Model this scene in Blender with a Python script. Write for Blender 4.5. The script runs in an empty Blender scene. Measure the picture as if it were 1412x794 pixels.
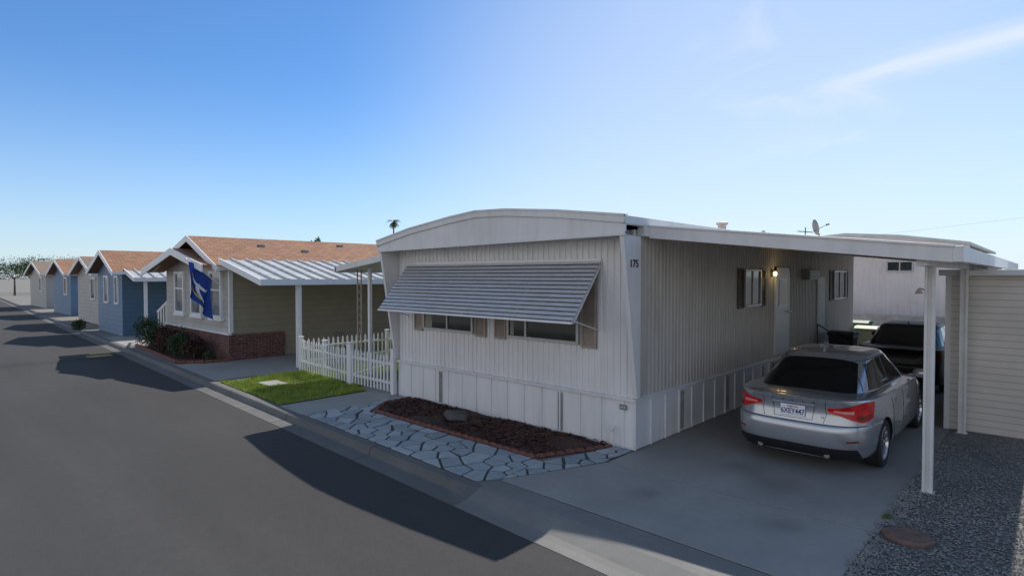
import bpy, bmesh, math, random
from mathutils import Vector, Matrix
from mathutils.bvhtree import BVHTree
random.seed(7)
R=math.radians
scene=bpy.context.scene
col=scene.collection
WO={}   # world origin of every object (its mesh is stored relative to it)

# ------------------------------------------------------------------ materials
def newmat(name):
    m=bpy.data.materials.new(name); m.use_nodes=True
    nt=m.node_tree; nt.nodes.clear()
    out=nt.nodes.new('ShaderNodeOutputMaterial'); b=nt.nodes.new('ShaderNodeBsdfPrincipled')
    nt.links.new(b.outputs[0],out.inputs[0])
    return m,nt,b
def L(nt,a,b): nt.links.new(a,b)
def mathn(nt,op,a,b=None,c=None):
    n=nt.nodes.new('ShaderNodeMath'); n.operation=op
    for i,v in enumerate((a,b,c)):
        if v is None: continue
        if isinstance(v,(int,float)): n.inputs[i].default_value=v
        else: L(nt,v,n.inputs[i])
    return n.outputs[0]
def mixc(nt,f,a,b,mode='MIX'):
    n=nt.nodes.new('ShaderNodeMix'); n.data_type='RGBA'; n.blend_type=mode
    if isinstance(f,(int,float)): n.inputs[0].default_value=f
    else: L(nt,f,n.inputs[0])
    for i,v in ((6,a),(7,b)):
        if isinstance(v,(tuple,list)): n.inputs[i].default_value=(*v[:3],1)
        else: L(nt,v,n.inputs[i])
    return n.outputs[2]
def ramp(nt,f,lo,hi,smooth=False):
    n=nt.nodes.new('ShaderNodeMapRange'); n.inputs[1].default_value=lo; n.inputs[2].default_value=hi
    if smooth: n.interpolation_type='SMOOTHERSTEP'
    L(nt,f,n.inputs[0]); return n.outputs[0]
def geo(nt):
    return nt.nodes.new('ShaderNodeNewGeometry').outputs['Position']
def noise(nt,co,scale,detail=4,stretch=None,rough=.55):
    if stretch:
        mp=nt.nodes.new('ShaderNodeMapping'); mp.inputs['Scale'].default_value=stretch; L(nt,co,mp.inputs[0]); co=mp.outputs[0]
    n=nt.nodes.new('ShaderNodeTexNoise'); n.inputs['Scale'].default_value=scale; n.inputs['Detail'].default_value=detail
    n.inputs['Roughness'].default_value=rough
    L(nt,co,n.inputs['Vector']); return n.outputs[0]
def bump(nt,b,h,strength=.3,dist=.01):
    n=nt.nodes.new('ShaderNodeBump'); n.inputs['Strength'].default_value=strength; n.inputs['Distance'].default_value=dist
    L(nt,h,n.inputs['Height']); L(nt,n.outputs[0],b.inputs['Normal'])
def plain(name,c,rough=.5,metal=0,var=.15,scale=6,spec=.5,bmp=0,bscale=80,coat=0,stretch=None,emit=None):
    m,nt,b=newmat(name)
    tc=nt.nodes.new('ShaderNodeTexCoord').outputs['Object']
    n=noise(nt,tc,scale,4,stretch)
    d=tuple(x*(1-var) for x in c); e=tuple(min(1,x*(1+var*.6)) for x in c)
    L(nt,mixc(nt,ramp(nt,n,.3,.7),d,e),b.inputs['Base Color'])
    b.inputs['Roughness'].default_value=rough; b.inputs['Metallic'].default_value=metal
    b.inputs['Specular IOR Level'].default_value=spec; b.inputs['Coat Weight'].default_value=coat
    if bmp: bump(nt,b,noise(nt,tc,bscale,3),bmp,.01)
    if emit: b.inputs['Emission Color'].default_value=(*emit[:3],1); b.inputs['Emission Strength'].default_value=emit[3]
    return m
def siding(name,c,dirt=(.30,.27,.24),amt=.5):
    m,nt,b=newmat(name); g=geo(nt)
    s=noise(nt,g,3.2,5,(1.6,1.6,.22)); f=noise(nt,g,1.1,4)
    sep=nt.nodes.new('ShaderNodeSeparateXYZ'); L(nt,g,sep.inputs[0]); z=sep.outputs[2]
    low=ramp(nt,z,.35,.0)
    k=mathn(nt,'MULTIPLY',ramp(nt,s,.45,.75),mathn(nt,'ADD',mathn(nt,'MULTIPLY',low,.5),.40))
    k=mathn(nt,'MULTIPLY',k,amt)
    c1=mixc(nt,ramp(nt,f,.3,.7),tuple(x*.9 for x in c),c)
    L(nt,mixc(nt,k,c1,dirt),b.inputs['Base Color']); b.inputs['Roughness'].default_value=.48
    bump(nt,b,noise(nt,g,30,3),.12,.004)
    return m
def lap(name,c,step=.2,dark=.45):
    m,nt,b=newmat(name); g=geo(nt)
    sep=nt.nodes.new('ShaderNodeSeparateXYZ'); L(nt,g,sep.inputs[0])
    fr=mathn(nt,'FRACT',mathn(nt,'DIVIDE',sep.outputs[2],step))
    line=mathn(nt,'LESS_THAN',fr,.1)
    n=noise(nt,g,2.5,4)
    c1=mixc(nt,ramp(nt,n,.3,.7),tuple(x*.88 for x in c),c)
    L(nt,mixc(nt,mathn(nt,'MULTIPLY',line,.8),c1,tuple(x*dark for x in c)),b.inputs['Base Color'])
    b.inputs['Roughness'].default_value=.6
    bump(nt,b,mathn(nt,'SUBTRACT',1,fr),.5,.015)
    return m
def asphalt():
    m,nt,b=newmat('asphalt'); g=geo(nt)
    big=noise(nt,g,.6,7,(.3,1,1),.6); mid=noise(nt,g,7,8,None,.75); fine=noise(nt,g,160,2); tr=noise(nt,g,1.3,3,(.05,1,1))
    v=nt.nodes.new('ShaderNodeTexVoronoi'); v.inputs['Scale'].default_value=80; L(nt,g,v.inputs['Vector'])
    c=mixc(nt,ramp(nt,big,.3,.7),(.062,.0595,.0585),(.080,.077,.0755))
    c=mixc(nt,mathn(nt,'MULTIPLY',ramp(nt,tr,.4,.65),.25),c,(.052,.050,.049))
    c=mixc(nt,mathn(nt,'MULTIPLY',ramp(nt,mid,.45,.8),.35),c,(.042,.040,.040))
    c=mixc(nt,mathn(nt,'MULTIPLY',ramp(nt,v.outputs['Distance'],.3,.0),.65),c,(.19,.18,.175))
    L(nt,c,b.inputs['Base Color']); b.inputs['Roughness'].default_value=.9
    b.inputs['Specular IOR Level'].default_value=.2
    bump(nt,b,fine,.7,.010); return m
def concrete(name,c,joint=None,stain=.5,jx=3.0):
    m,nt,b=newmat(name); g=geo(nt)
    big=noise(nt,g,.6,6); mid=noise(nt,g,3.0,8,None,.7); fine=noise(nt,g,70,4,None,.7)
    cc=mixc(nt,ramp(nt,big,.3,.7),tuple(x*.80 for x in c),tuple(min(1,x*1.1) for x in c))
    cc=mixc(nt,mathn(nt,'MULTIPLY',ramp(nt,mid,.5,.78),stain),cc,tuple(x*.45 for x in c))
    cc=mixc(nt,mathn(nt,'MULTIPLY',ramp(nt,fine,.35,.7),.35),cc,tuple(x*.65 for x in c))
    if joint:
        sep=nt.nodes.new('ShaderNodeSeparateXYZ'); L(nt,g,sep.inputs[0])
        fr=mathn(nt,'FRACT',mathn(nt,'DIVIDE',sep.outputs[0],jx))
        cc=mixc(nt,mathn(nt,'MULTIPLY',mathn(nt,'LESS_THAN',fr,.008),.85),cc,(.03,.03,.03))
    L(nt,cc,b.inputs['Base Color']); b.inputs['Roughness'].default_value=.85
    bump(nt,b,fine,.35,.005); return m
def stone_mat():
    m,nt,b=newmat('flagstone'); g=geo(nt)
    isl=nt.nodes.new('ShaderNodeNewGeometry').outputs['Random Per Island']
    mid=noise(nt,g,6,8,None,.7); fine=noise(nt,g,60,4)
    c=mixc(nt,isl,(.23,.27,.305),(.43,.46,.47))
    c=mixc(nt,mathn(nt,'MULTIPLY',ramp(nt,mid,.42,.72),.5),c,(.17,.185,.19))
    c=mixc(nt,mathn(nt,'MULTIPLY',ramp(nt,fine,.4,.7),.3),c,(.48,.49,.49))
    L(nt,c,b.inputs['Base Color']); b.inputs['Roughness'].default_value=.8; bump(nt,b,mid,.5,.012); return m
def drive_mat(name='driveway_concrete',c=(.39,.37,.345)):
    m,nt,b=newmat(name); g=geo(nt)
    big=noise(nt,g,.9,7,None,.6); mid=noise(nt,g,3.5,8,None,.7); fine=noise(nt,g,70,4,None,.7)
    cc=mixc(nt,ramp(nt,big,.32,.68),tuple(x*.72 for x in c),c)
    cc=mixc(nt,mathn(nt,'MULTIPLY',ramp(nt,mid,.5,.8),.5),cc,tuple(x*.5 for x in c))
    cc=mixc(nt,mathn(nt,'MULTIPLY',ramp(nt,fine,.35,.7),.4),cc,tuple(x*.58 for x in c))
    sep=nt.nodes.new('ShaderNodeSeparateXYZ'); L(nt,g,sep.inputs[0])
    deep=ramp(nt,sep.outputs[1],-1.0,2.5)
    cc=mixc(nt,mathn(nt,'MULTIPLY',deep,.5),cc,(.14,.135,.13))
    for (x,y,r) in ((2.0,-.05,.34),(1.55,.35,.24),(1.0,-1.4,.14),(2.5,-1.2,.16)):
        vm=nt.nodes.new('ShaderNodeVectorMath'); vm.operation='DISTANCE'; L(nt,g,vm.inputs[0]); vm.inputs[1].default_value=(x,y,0)
        s=ramp(nt,mathn(nt,'ADD',vm.outputs['Value'],mathn(nt,'MULTIPLY',mid,.5)),r+.42,r*.5+.1)
        cc=mixc(nt,mathn(nt,'MULTIPLY',s,.45),cc,(.07,.068,.065))
    L(nt,cc,b.inputs['Base Color']); b.inputs['Roughness'].default_value=.85; bump(nt,b,fine,.35,.005); return m
def brick(name,c1,c2,mortar,scale,w=.5,h=.25,flat=False,msize=.02,third=None):
    m,nt,b=newmat(name); g=geo(nt)
    sep=nt.nodes.new('ShaderNodeSeparateXYZ'); L(nt,g,sep.inputs[0])
    cb=nt.nodes.new('ShaderNodeCombineXYZ')
    if flat: L(nt,sep.outputs[1],cb.inputs[0]); L(nt,sep.outputs[0],cb.inputs[1])
    else: L(nt,mathn(nt,'ADD',sep.outputs[0],sep.outputs[1]),cb.inputs[0]); L(nt,sep.outputs[2],cb.inputs[1])
    t=nt.nodes.new('ShaderNodeTexBrick'); L(nt,cb.outputs[0],t.inputs['Vector'])
    t.inputs['Color1'].default_value=(*c1,1); t.inputs['Color2'].default_value=(*c2,1); t.inputs['Mortar'].default_value=(*mortar,1)
    t.inputs['Scale'].default_value=scale; t.inputs['Mortar Size'].default_value=msize
    t.inputs['Brick Width'].default_value=w; t.inputs['Row Height'].default_value=h; t.inputs['Bias'].default_value=0
    n=noise(nt,g,5,4)
    c=t.outputs[0]
    if third: c=mixc(nt,mathn(nt,'MULTIPLY',ramp(nt,noise(nt,g,7,3,(1,1,3)),.55,.62),.6),c,third)
    L(nt,mixc(nt,mathn(nt,'MULTIPLY',ramp(nt,n,.35,.7),.45),c,tuple(x*.45 for x in c1)),b.inputs['Base Color'])
    b.inputs['Roughness'].default_value=.9
    bump(nt,b,mathn(nt,'SUBTRACT',1,t.outputs[1]),.5,.01); return m
def speckle(name,ca,cb_,cc,scale):
    m,nt,b=newmat(name); g=geo(nt)
    v=nt.nodes.new('ShaderNodeTexVoronoi'); v.inputs['Scale'].default_value=scale; L(nt,g,v.inputs['Vector'])
    sep=nt.nodes.new('ShaderNodeSeparateColor'); L(nt,v.outputs['Color'],sep.inputs[0])
    c=mixc(nt,sep.outputs[0],ca,cb_); c=mixc(nt,ramp(nt,sep.outputs[1],.7,.8),c,cc)
    c=mixc(nt,mathn(nt,'MULTIPLY',ramp(nt,noise(nt,g,1.5,4),.35,.7),.4),c,tuple(x*.4 for x in ca))
    L(nt,c,b.inputs['Base Color']); b.inputs['Roughness'].default_value=.9
    bump(nt,b,v.outputs['Distance'],.6,.01); return m
def leafmat(name,a,b_,scale=3,patch=None):
    m,nt,b=newmat(name); g=geo(nt)
    n=noise(nt,g,scale,5); n2=noise(nt,g,scale*12,2)
    c=mixc(nt,ramp(nt,n,.35,.65),a,b_); c=mixc(nt,mathn(nt,'MULTIPLY',ramp(nt,n2,.4,.7),.5),c,tuple(min(1,x*1.7) for x in b_))
    if patch: c=mixc(nt,mathn(nt,'MULTIPLY',ramp(nt,noise(nt,g,3.3,5),.5,.68),.7),c,patch)
    L(nt,c,b.inputs['Base Color']); b.inputs['Roughness'].default_value=.6
    b.inputs['Specular IOR Level'].default_value=.3
    return m
def flake(name,c,metal=.75,rough=.3,coat=.8):
    m,nt,b=newmat(name)
    tc=nt.nodes.new('ShaderNodeTexCoord').outputs['Object']
    n=noise(nt,tc,400,1); d=noise(nt,tc,2.5,4)
    cc=mixc(nt,n,tuple(x*.85 for x in c),tuple(min(1,x*1.15) for x in c))
    L(nt,cc,b.inputs['Base Color']); b.inputs['Metallic'].default_value=metal
    L(nt,mathn(nt,'ADD',mathn(nt,'MULTIPLY',d,.12),rough-.06),b.inputs['Roughness'])
    b.inputs['Coat Weight'].default_value=coat; b.inputs['Coat Roughness'].default_value=.04
    return m

M=dict(
 asphalt=asphalt(),
 conc=drive_mat(), apron=drive_mat('apron_concrete',(.25,.24,.225)), kerb=concrete('kerb_concrete',(.155,.15,.142),True,.6),  # apron and kerb coloured darker so their sunlit strip reads as shade
 conc_l=concrete('walk_concrete',(.36,.345,.32),None,.4), dirt=concrete('yard_ground',(.24,.22,.19),None,.5), gap=plain('dirt_filled_joint',(.035,.032,.028),.95,0,.4,8),
 white=siding('ribbed_siding_paint',(.82,.80,.785),(.38,.34,.31),.42), side=siding('ribbed_side_shaded',(.54,.50,.46),(.20,.17,.145),.7),  # side copy darkened: the deeper shade there is put into its colour
 skirt=siding('skirting_paint',(.83,.82,.81),(.30,.27,.25),.4),
 trim=siding('roof_trim_paint',(.76,.745,.73),(.3,.26,.22),.5),
 roofwhite=plain('white_roof_coating',(.68,.68,.66),.6,0,.12,3), roofgrey=plain('weathered_grey_metal',(.48,.49,.49),.55,.1,.25,2,stretch=(3,.6,1)),
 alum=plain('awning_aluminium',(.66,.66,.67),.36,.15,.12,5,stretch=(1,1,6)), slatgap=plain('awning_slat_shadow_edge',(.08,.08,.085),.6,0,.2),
 shutter=plain('tan_shutter_paint',(.38,.31,.26),.55,0,.15),
 brownsh=plain('brown_shutter_paint',(.10,.07,.05),.55,0,.15),
 vent=plain('grey_vent_metal',(.26,.25,.25),.5,.2,.2), vent2=plain('skirting_vent_metal',(.34,.33,.325),.5,.1,.2),
 frame=plain('window_aluminium',(.45,.45,.45),.4,.5,.1),
 whiteframe=plain('white_vinyl',(.78,.78,.78),.4,0,.05),
 glass=plain('window_glass',(.018,.022,.022),.06,0,.5,2.5,spec=.8),
 glass2=plain('pale_curtained_glass',(.13,.17,.19),.08,0,.6,3,spec=.9),
 curtain=plain('curtain_cloth',(.34,.32,.28),.8,0,.35,9,stretch=(8,1,.2)),
 cglass=plain('car_glass',(.006,.007,.008),.05,0,.2,2,spec=.4),
 black=plain('black_plastic',(.012,.012,.013),.5,0,.2), blackm=plain('black_metal',(.02,.02,.02),.4,.4,.2),
 rubber=plain('tyre_rubber',(.018,.018,.018),.8,0,.3,20),
 silver=flake('silver_car_paint',(.45,.46,.485),.65,.26), blackp=flake('black_car_paint',(.006,.006,.007),0,.5,.15),
 chrome=plain('alloy_metal',(.55,.55,.56),.22,.9,.08), red=plain('red_lamp_lens',(.62,.006,.008),.25,0,.35,9,spec=.3,coat=.3),
 redd=plain('deep_red_lens',(.22,.003,.005),.25,0,.3,9,spec=.3,coat=.3), clearl=plain('clear_lens',(.75,.30,.28),.25,0,.15,9), redk=plain('unlit_dark_lens',(.09,.004,.005),.3,0,.3,9),
 plate=plain('plate_white',(.80,.82,.84),.4,0,.05), pblue=plain('plate_blue_ink',(.015,.02,.12),.5), pred=plain('plate_red_ink',(.5,.03,.03),.5),
 ink=plain('black_number_paint',(.012,.012,.012),.5),
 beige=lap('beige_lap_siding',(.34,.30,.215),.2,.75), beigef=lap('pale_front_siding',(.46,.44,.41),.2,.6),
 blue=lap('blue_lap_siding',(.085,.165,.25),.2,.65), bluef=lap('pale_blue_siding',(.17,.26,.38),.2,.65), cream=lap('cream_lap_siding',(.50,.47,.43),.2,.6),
 shed=lap('shed_lap_siding',(.66,.60,.53),.11,.5), pink=siding('neighbour_siding',(.80,.73,.71),(.4,.35,.32),.3),
 shingle=brick('orange_shingles',(.40,.205,.115),(.28,.145,.085),(.15,.08,.055),3.0,.9,.42,True,.03),
 shingle2=brick('tan_shingles',(.30,.22,.16),(.24,.17,.13),(.12,.09,.07),3.0,.9,.42,True,.03),
 brick=brick('red_brick',(.19,.058,.042),(.08,.032,.03),(.24,.21,.19),4.5,.95,.34,False,.03,(.30,.21,.17)),
 block=brick('grey_block',(.50,.48,.46),(.56,.54,.52),(.38,.36,.35),2.2,.9,.45,False,.02),
 edging=plain('terracotta_edging',(.22,.082,.062),.85,0,.35,14,bmp=.3),
 stone=stone_mat(), mortar=concrete('mortar_bed',(.085,.082,.078),None,.5),
 mulch=speckle('bark_mulch',(.030,.012,.008),(.065,.024,.016),(.13,.06,.04),45), chip=leafmat('bark_chip',(.026,.011,.008),(.085,.032,.021),8,(.14,.085,.06)),
 gravel=speckle('gravel_bed',(.10,.097,.093),(.20,.19,.18),(.32,.30,.28),48), pebble=leafmat('pebble',(.11,.107,.10),(.25,.24,.225),6),
 grass=leafmat('grass_blades',(.14,.22,.028),(.31,.38,.06),2,(.40,.35,.11)), soil=leafmat('lawn_soil',(.06,.085,.017),(.12,.15,.03),5,(.17,.14,.07)),
 weed=leafmat('weed_leaf',(.05,.09,.02),(.09,.14,.03),5),
 shrub=leafmat('shrub_leaf',(.012,.028,.010),(.035,.065,.020),2), shrubr=leafmat('reddish_shrub_leaf',(.03,.012,.010),(.06,.03,.02),3),
 tree=leafmat('tree_leaf',(.025,.05,.015),(.06,.10,.03),.6), palm=leafmat('palm_frond',(.02,.04,.015),(.05,.075,.03),1),
 bark=plain('bark',(.12,.09,.065),.9,0,.35,6,bmp=.5,bscale=20), wood=plain('utility_pole_wood',(.14,.10,.075),.9,0,.3,5),
 navy=plain('flag_navy',(.012,.055,.31),.75,0,.2), gold=plain('flag_gold',(.75,.50,.07),.7), fwhite=plain('flag_white',(.75,.75,.75),.7),
 yellow=plain('yellow_road_paint',(.40,.27,.05),.8,0,.45,5), green=plain('green_bin_plastic',(.03,.09,.05),.5,0,.15), pale=plain('pale_bin_plastic',(.42,.47,.30),.5,0,.15),
 rock=plain('dark_rock',(.10,.098,.094),.9,0,.4,9,bmp=.6,bscale=15), paver=plain('reddish_paver',(.19,.115,.09),.9,0,.3,14,bmp=.4),
 cabin=plain('roof_vent_paint',(.60,.50,.42),.6,0,.15), wallsof=plain('soffit_panel',(.45,.44,.42),.6,0,.12,3),
 lamp=plain('lit_lamp_glass',(.9,.7,.35),.4,emit=(1,.72,.25,4)), greyd=plain('dull_grey_door',(.42,.39,.36),.5,0,.12),
)

# ------------------------------------------------------------------ mesh helpers
class MB:
    def __init__(s): s.bm=bmesh.new()
    def v(s,p): return s.bm.verts.new(p)
    def face(s,pts,mi=0):
        f=s.bm.faces.new([s.v(p) for p in pts]); f.material_index=mi; return s
    def box(s,x0,x1,y0,y1,z0,z1,mi=0):
        return s.prism([(x0,y0,z0),(x1,y0,z0),(x1,y1,z0),(x0,y1,z0)],(0,0,z1-z0),mi)
    def prism(s,pts,vec,mi=0):
        vec=Vector(vec); a=[s.v(p) for p in pts]; b=[s.v(Vector(p)+vec) for p in pts]; n=len(pts)
        for f in [s.bm.faces.new(a[::-1]),s.bm.faces.new(b)]: f.material_index=mi
        for i in range(n):
            f=s.bm.faces.new((a[i],a[(i+1)%n],b[(i+1)%n],b[i])); f.material_index=mi
        return s
    def tube(s,p0,p1,r,n=10,r1=None):
        p0=Vector(p0);p1=Vector(p1);d=(p1-p0).normalized(); r1=r if r1 is None else r1
        u=d.orthogonal().normalized(); w=d.cross(u)
        a=[s.v(p0+(u*math.cos(t)+w*math.sin(t))*r) for t in [2*math.pi*i/n for i in range(n)]]
        b=[s.v(p1+(u*math.cos(t)+w*math.sin(t))*r1) for t in [2*math.pi*i/n for i in range(n)]]
        s.bm.faces.new(a[::-1]); s.bm.faces.new(b)
        for i in range(n): s.bm.faces.new((a[i],a[(i+1)%n],b[(i+1)%n],b[i]))
        return s
    def lathe(s,c,prof,axis='z',n=24):
        c=Vector(c); rings=[]
        for (r,h) in prof:
            ring=[]
            for i in range(n):
                t=2*math.pi*i/n; a,b=r*math.cos(t),r*math.sin(t)
                p={'z':(a,b,h),'x':(h,a,b),'y':(a,h,b)}[axis]
                ring.append(s.v(c+Vector(p)))
            rings.append(ring)
        for q in range(len(rings)-1):
            for i in range(n): s.bm.faces.new((rings[q][i],rings[q][(i+1)%n],rings[q+1][(i+1)%n],rings[q+1][i]))
        s.bm.faces.new(rings[0][::-1]); s.bm.faces.new(rings[-1])
        return s
    def build(s,name,mats,parent=None,smooth=None,bevel=0,recalc=True,merge=0):
        bm=s.bm
        if merge: bmesh.ops.remove_doubles(bm,verts=bm.verts,dist=merge)
        if recalc: bmesh.ops.recalc_face_normals(bm,faces=bm.faces)
        if parent is not None: o=WO[parent.name]
        else:
            xs=[v.co.x for v in bm.verts];ys=[v.co.y for v in bm.verts];zs=[v.co.z for v in bm.verts]
            o=Vector(((min(xs)+max(xs))/2,(min(ys)+max(ys))/2,min(zs)))
        bmesh.ops.translate(bm,verts=bm.verts,vec=-o)
        me=bpy.data.meshes.new(name); bm.to_mesh(me); bm.free()
        if not isinstance(mats,(list,tuple)): mats=[mats]
        for m in mats: me.materials.append(m)
        if smooth is not None:
            for p in me.polygons: p.use_smooth=True
            me.set_sharp_from_angle(angle=R(smooth))
        ob=bpy.data.objects.new(name,me); col.objects.link(ob)
        if parent is not None: ob.parent=parent
        else: ob.location=o
        WO[ob.name]=o
        if bevel:
            b=ob.modifiers.new('bevel','BEVEL'); b.width=bevel; b.segments=2; b.limit_method='ANGLE'
        return ob
def tag(o,label,cat,group=None,kind=None):
    if label: o['label']=label
    if cat: o['category']=cat
    if group: o['group']=group
    if kind: o['kind']=kind
    return o
def thing(name,label,cat,loc=(0,0,0),group=None):
    o=bpy.data.objects.new(name,None); col.objects.link(o); o.location=loc; o.empty_display_size=.2
    WO[o.name]=Vector(loc); tag(o,label,cat,group); return o
def copy_tree(o,parent=None):
    c=o.copy(); col.objects.link(c); WO[c.name]=WO.get(o.name,Vector())
    if parent: c.parent=parent
    for ch in list(o.children): copy_tree(ch,c)
    return c
def struct(name,mb,m,label,cat,**k):
    o=mb.build(name,m,**k); tag(o,label,cat,kind='structure'); return o
def flat(name,pts,z,m,label,cat,kind='structure'):
    mb=MB(); mb.face([(x,y,z) for x,y in pts]); o=mb.build(name,m)
    if o.data.polygons[0].normal.z<0: o.data.flip_normals()
    return tag(o,label,cat,kind=kind)
def text(body,size,loc,rot,m,parent,name='lettering',ext=.003,space=1.0,sx=1.0):
    cu=bpy.data.curves.new('t','FONT'); cu.body=body; cu.size=size; cu.extrude=ext; cu.align_x='CENTER'; cu.align_y='CENTER'; cu.space_character=space; cu.resolution_u=3
    cu.offset=size*.012
    ob=bpy.data.objects.new('t',cu); col.objects.link(ob)
    bpy.context.view_layer.update()
    me=bpy.data.meshes.new_from_object(ob.evaluated_get(bpy.context.evaluated_depsgraph_get()))
    bpy.data.objects.remove(ob)
    mt=Matrix.Translation(Vector(loc)-WO[parent.name])@rot.to_4x4()@Matrix.Diagonal((sx,1,1,1))
    me.transform(mt); me.materials.clear(); me.materials.append(m)
    o=bpy.data.objects.new(name,me); col.objects.link(o); o.parent=parent; WO[o.name]=WO[parent.name]; return o
ROT_FRONT=Matrix.Rotation(R(90),3,'X')
ROT_SIDE=Matrix.Rotation(R(90),3,'Z')@Matrix.Rotation(R(90),3,'X')

# ------------------------------------------------------------------ camera
F=795.0
CAM=Vector((4.52,-7.47,2.6)); yaw=R(43.2); pitch=R(-1.22)
fw=Vector((-math.sin(yaw)*math.cos(pitch),math.cos(yaw)*math.cos(pitch),math.sin(pitch)))
cd=bpy.data.cameras.new('camera'); cam=bpy.data.objects.new('camera',cd); col.objects.link(cam)
cam.location=CAM; cam.rotation_euler=fw.to_track_quat('-Z','Y').to_euler()
cd.sensor_width=36; cd.lens=36*F/1412; cd.clip_end=2000; cd.clip_start=.05
scene.camera=cam

# ------------------------------------------------------------------ light
sun_dir=Vector((-.56,3.06,3.53)).normalized()
el=math.asin(sun_dir.z); az=math.atan2(sun_dir.x,sun_dir.y)
sl=bpy.data.lights.new('sun','SUN'); sl.energy=4.6; sl.angle=R(.5); sl.color=(1,.95,.88)
so=bpy.data.objects.new('sun',sl); col.objects.link(so); so.rotation_euler=sun_dir.to_track_quat('Z','Y').to_euler()
w=bpy.data.worlds.new('World'); scene.world=w; w.use_nodes=True; nt=w.node_tree; nt.nodes.clear()
wo=nt.nodes.new('ShaderNodeOutputWorld'); bg=nt.nodes.new('ShaderNodeBackground'); L(nt,bg.outputs[0],wo.inputs[0])
sky=nt.nodes.new('ShaderNodeTexSky'); sky.sky_type='NISHITA'; sky.sun_disc=False; sky.sun_elevation=el; sky.sun_rotation=az
sky.air_density=1.0; sky.dust_density=.3; sky.ozone_density=2.0; sky.altitude=100
tc=nt.nodes.new('ShaderNodeTexCoord').outputs['Generated']
sp=nt.nodes.new('ShaderNodeSeparateXYZ'); L(nt,tc,sp.inputs[0])
tinted=mixc(nt,1.0,sky.outputs[0],(.47,.735,1.0),'MULTIPLY')
tinted=mixc(nt,ramp(nt,sp.outputs[2],.48,.78,True),tinted,(1.1,1.75,2.8))  # unseen upper sky darkened to lower the ambient light
hz=mathn(nt,'POWER',ramp(nt,sp.outputs[2],.34,-.02),2.1)
tinted=mixc(nt,mathn(nt,'MULTIPLY',hz,.80),tinted,(5.2,5.75,6.2))
mp=nt.nodes.new('ShaderNodeMapping'); mp.inputs['Rotation'].default_value=(.3,.2,.6); mp.inputs['Scale'].default_value=(1.0,3.2,6.0); L(nt,tc,mp.inputs[0])
cn=nt.nodes.new('ShaderNodeTexNoise'); cn.inputs['Scale'].default_value=1.9; cn.inputs['Detail'].default_value=10; cn.inputs['Distortion'].default_value=1.1; L(nt,mp.outputs[0],cn.inputs['Vector'])
cf=ramp(nt,cn.outputs[0],.46,.74,True)
dp=nt.nodes.new('ShaderNodeVectorMath'); dp.operation='DOT_PRODUCT'; L(nt,tc,dp.inputs[0]); dp.inputs[1].default_value=(.02,.90,.43)
cf=mathn(nt,'MULTIPLY',mathn(nt,'MULTIPLY',cf,ramp(nt,dp.outputs['Value'],.84,1.0,True)),.70)
c=mixc(nt,cf,tinted,(6.2,6.4,6.7))
dq=nt.nodes.new('ShaderNodeVectorMath'); dq.operation='DOT_PRODUCT'; L(nt,tc,dq.inputs[0]); dq.inputs[1].default_value=(-.33,.93,.10)
soft=mathn(nt,'MULTIPLY',ramp(nt,dq.outputs['Value'],.70,1.05,True),.55)
c=mixc(nt,soft,c,(5.6,6.0,6.4))
fill_bank=mathn(nt,'MULTIPLY',ramp(nt,mathn(nt,'MULTIPLY',sp.outputs[1],-1.0),.0,.55),ramp(nt,sp.outputs[2],.62,.25))  # bright bank added behind the camera as fill for front wall and driveway
c=mixc(nt,mathn(nt,'MULTIPLY',fill_bank,.85),c,(6.7,6.6,6.5))
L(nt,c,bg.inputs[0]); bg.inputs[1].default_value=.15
scene.view_settings.view_transform='Standard'; scene.view_settings.look='None'; scene.view_settings.exposure=0

# ------------------------------------------------------------------ ground, road, kerb
def K(x): return -2.72-.04*x
XA,XB=-95,32
struct('ground',MB().face([(-900,-500,-.2),(700,-500,-.2),(700,1100,-.2),(-900,1100,-.2)]),M['dirt'],'bare tan ground reaching the horizon behind the homes','ground')
flat('road',[(XA,K(XA)-.31),(XA,-14),(XB,-14),(XB,K(XB)-.31)],-.118,M['asphalt'],'dark grey asphalt street with house shadows','road')
def strip(mb,x0,x1,prof,n=1,mi=0):
    for i in range(n):
        a=x0+(x1-x0)*i/n; b=x0+(x1-x0)*(i+1)/n
        for q in range(len(prof)-1):
            (o0,z0),(o1,z1)=prof[q],prof[q+1]
            mb.face([(a,K(a)+o0,z0),(b,K(b)+o0,z0),(b,K(b)+o1,z1),(a,K(a)+o1,z1)],mi)
KP=[(.17,-.15),(.17,0),(.02,0),(0,-.015),(-.035,-.10),(-.05,-.108),(-.32,-.113),(-.32,-.15)]
DP=[(.17,-.15),(.17,0),(.10,-.012),(-.02,-.055),(-.12,-.092),(-.20,-.106),(-.32,-.113),(-.32,-.15)]
mb=MB(); strip(mb,XA,-1.0,KP); strip(mb,3.6,XB,KP); strip(mb,-.6,3.25,DP,1,1)
for (xa,xb,pa,pb) in ((-1.0,-.6,KP,DP),(3.25,3.6,DP,KP)):   # transition ramps at both ends of the dropped kerb
    for q in range(len(KP)-1):
        mb.face([(xa,K(xa)+pa[q][0],pa[q][1]),(xb,K(xb)+pb[q][0],pb[q][1]),(xb,K(xb)+pb[q+1][0],pb[q+1][1]),(xa,K(xa)+pa[q+1][0],pa[q+1][1])],0)
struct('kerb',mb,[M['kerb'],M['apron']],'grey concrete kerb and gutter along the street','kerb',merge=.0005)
flat('yard',[(XA,K(XA)+.16),(XB,K(XB)+.16),(XB,80),(XA,80)],-.014,M['dirt'],'tan bare yard ground around the homes','yard')
mb=MB(); mb.prism([(-.74,-2.50,-.05),(-.60,-2.24,-.05),(.03,-.70,-.05),(.03,5.2,-.05),(3.22,5.2,-.05),(3.20,-2.5,-.05)],(0,0,.040))
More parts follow.
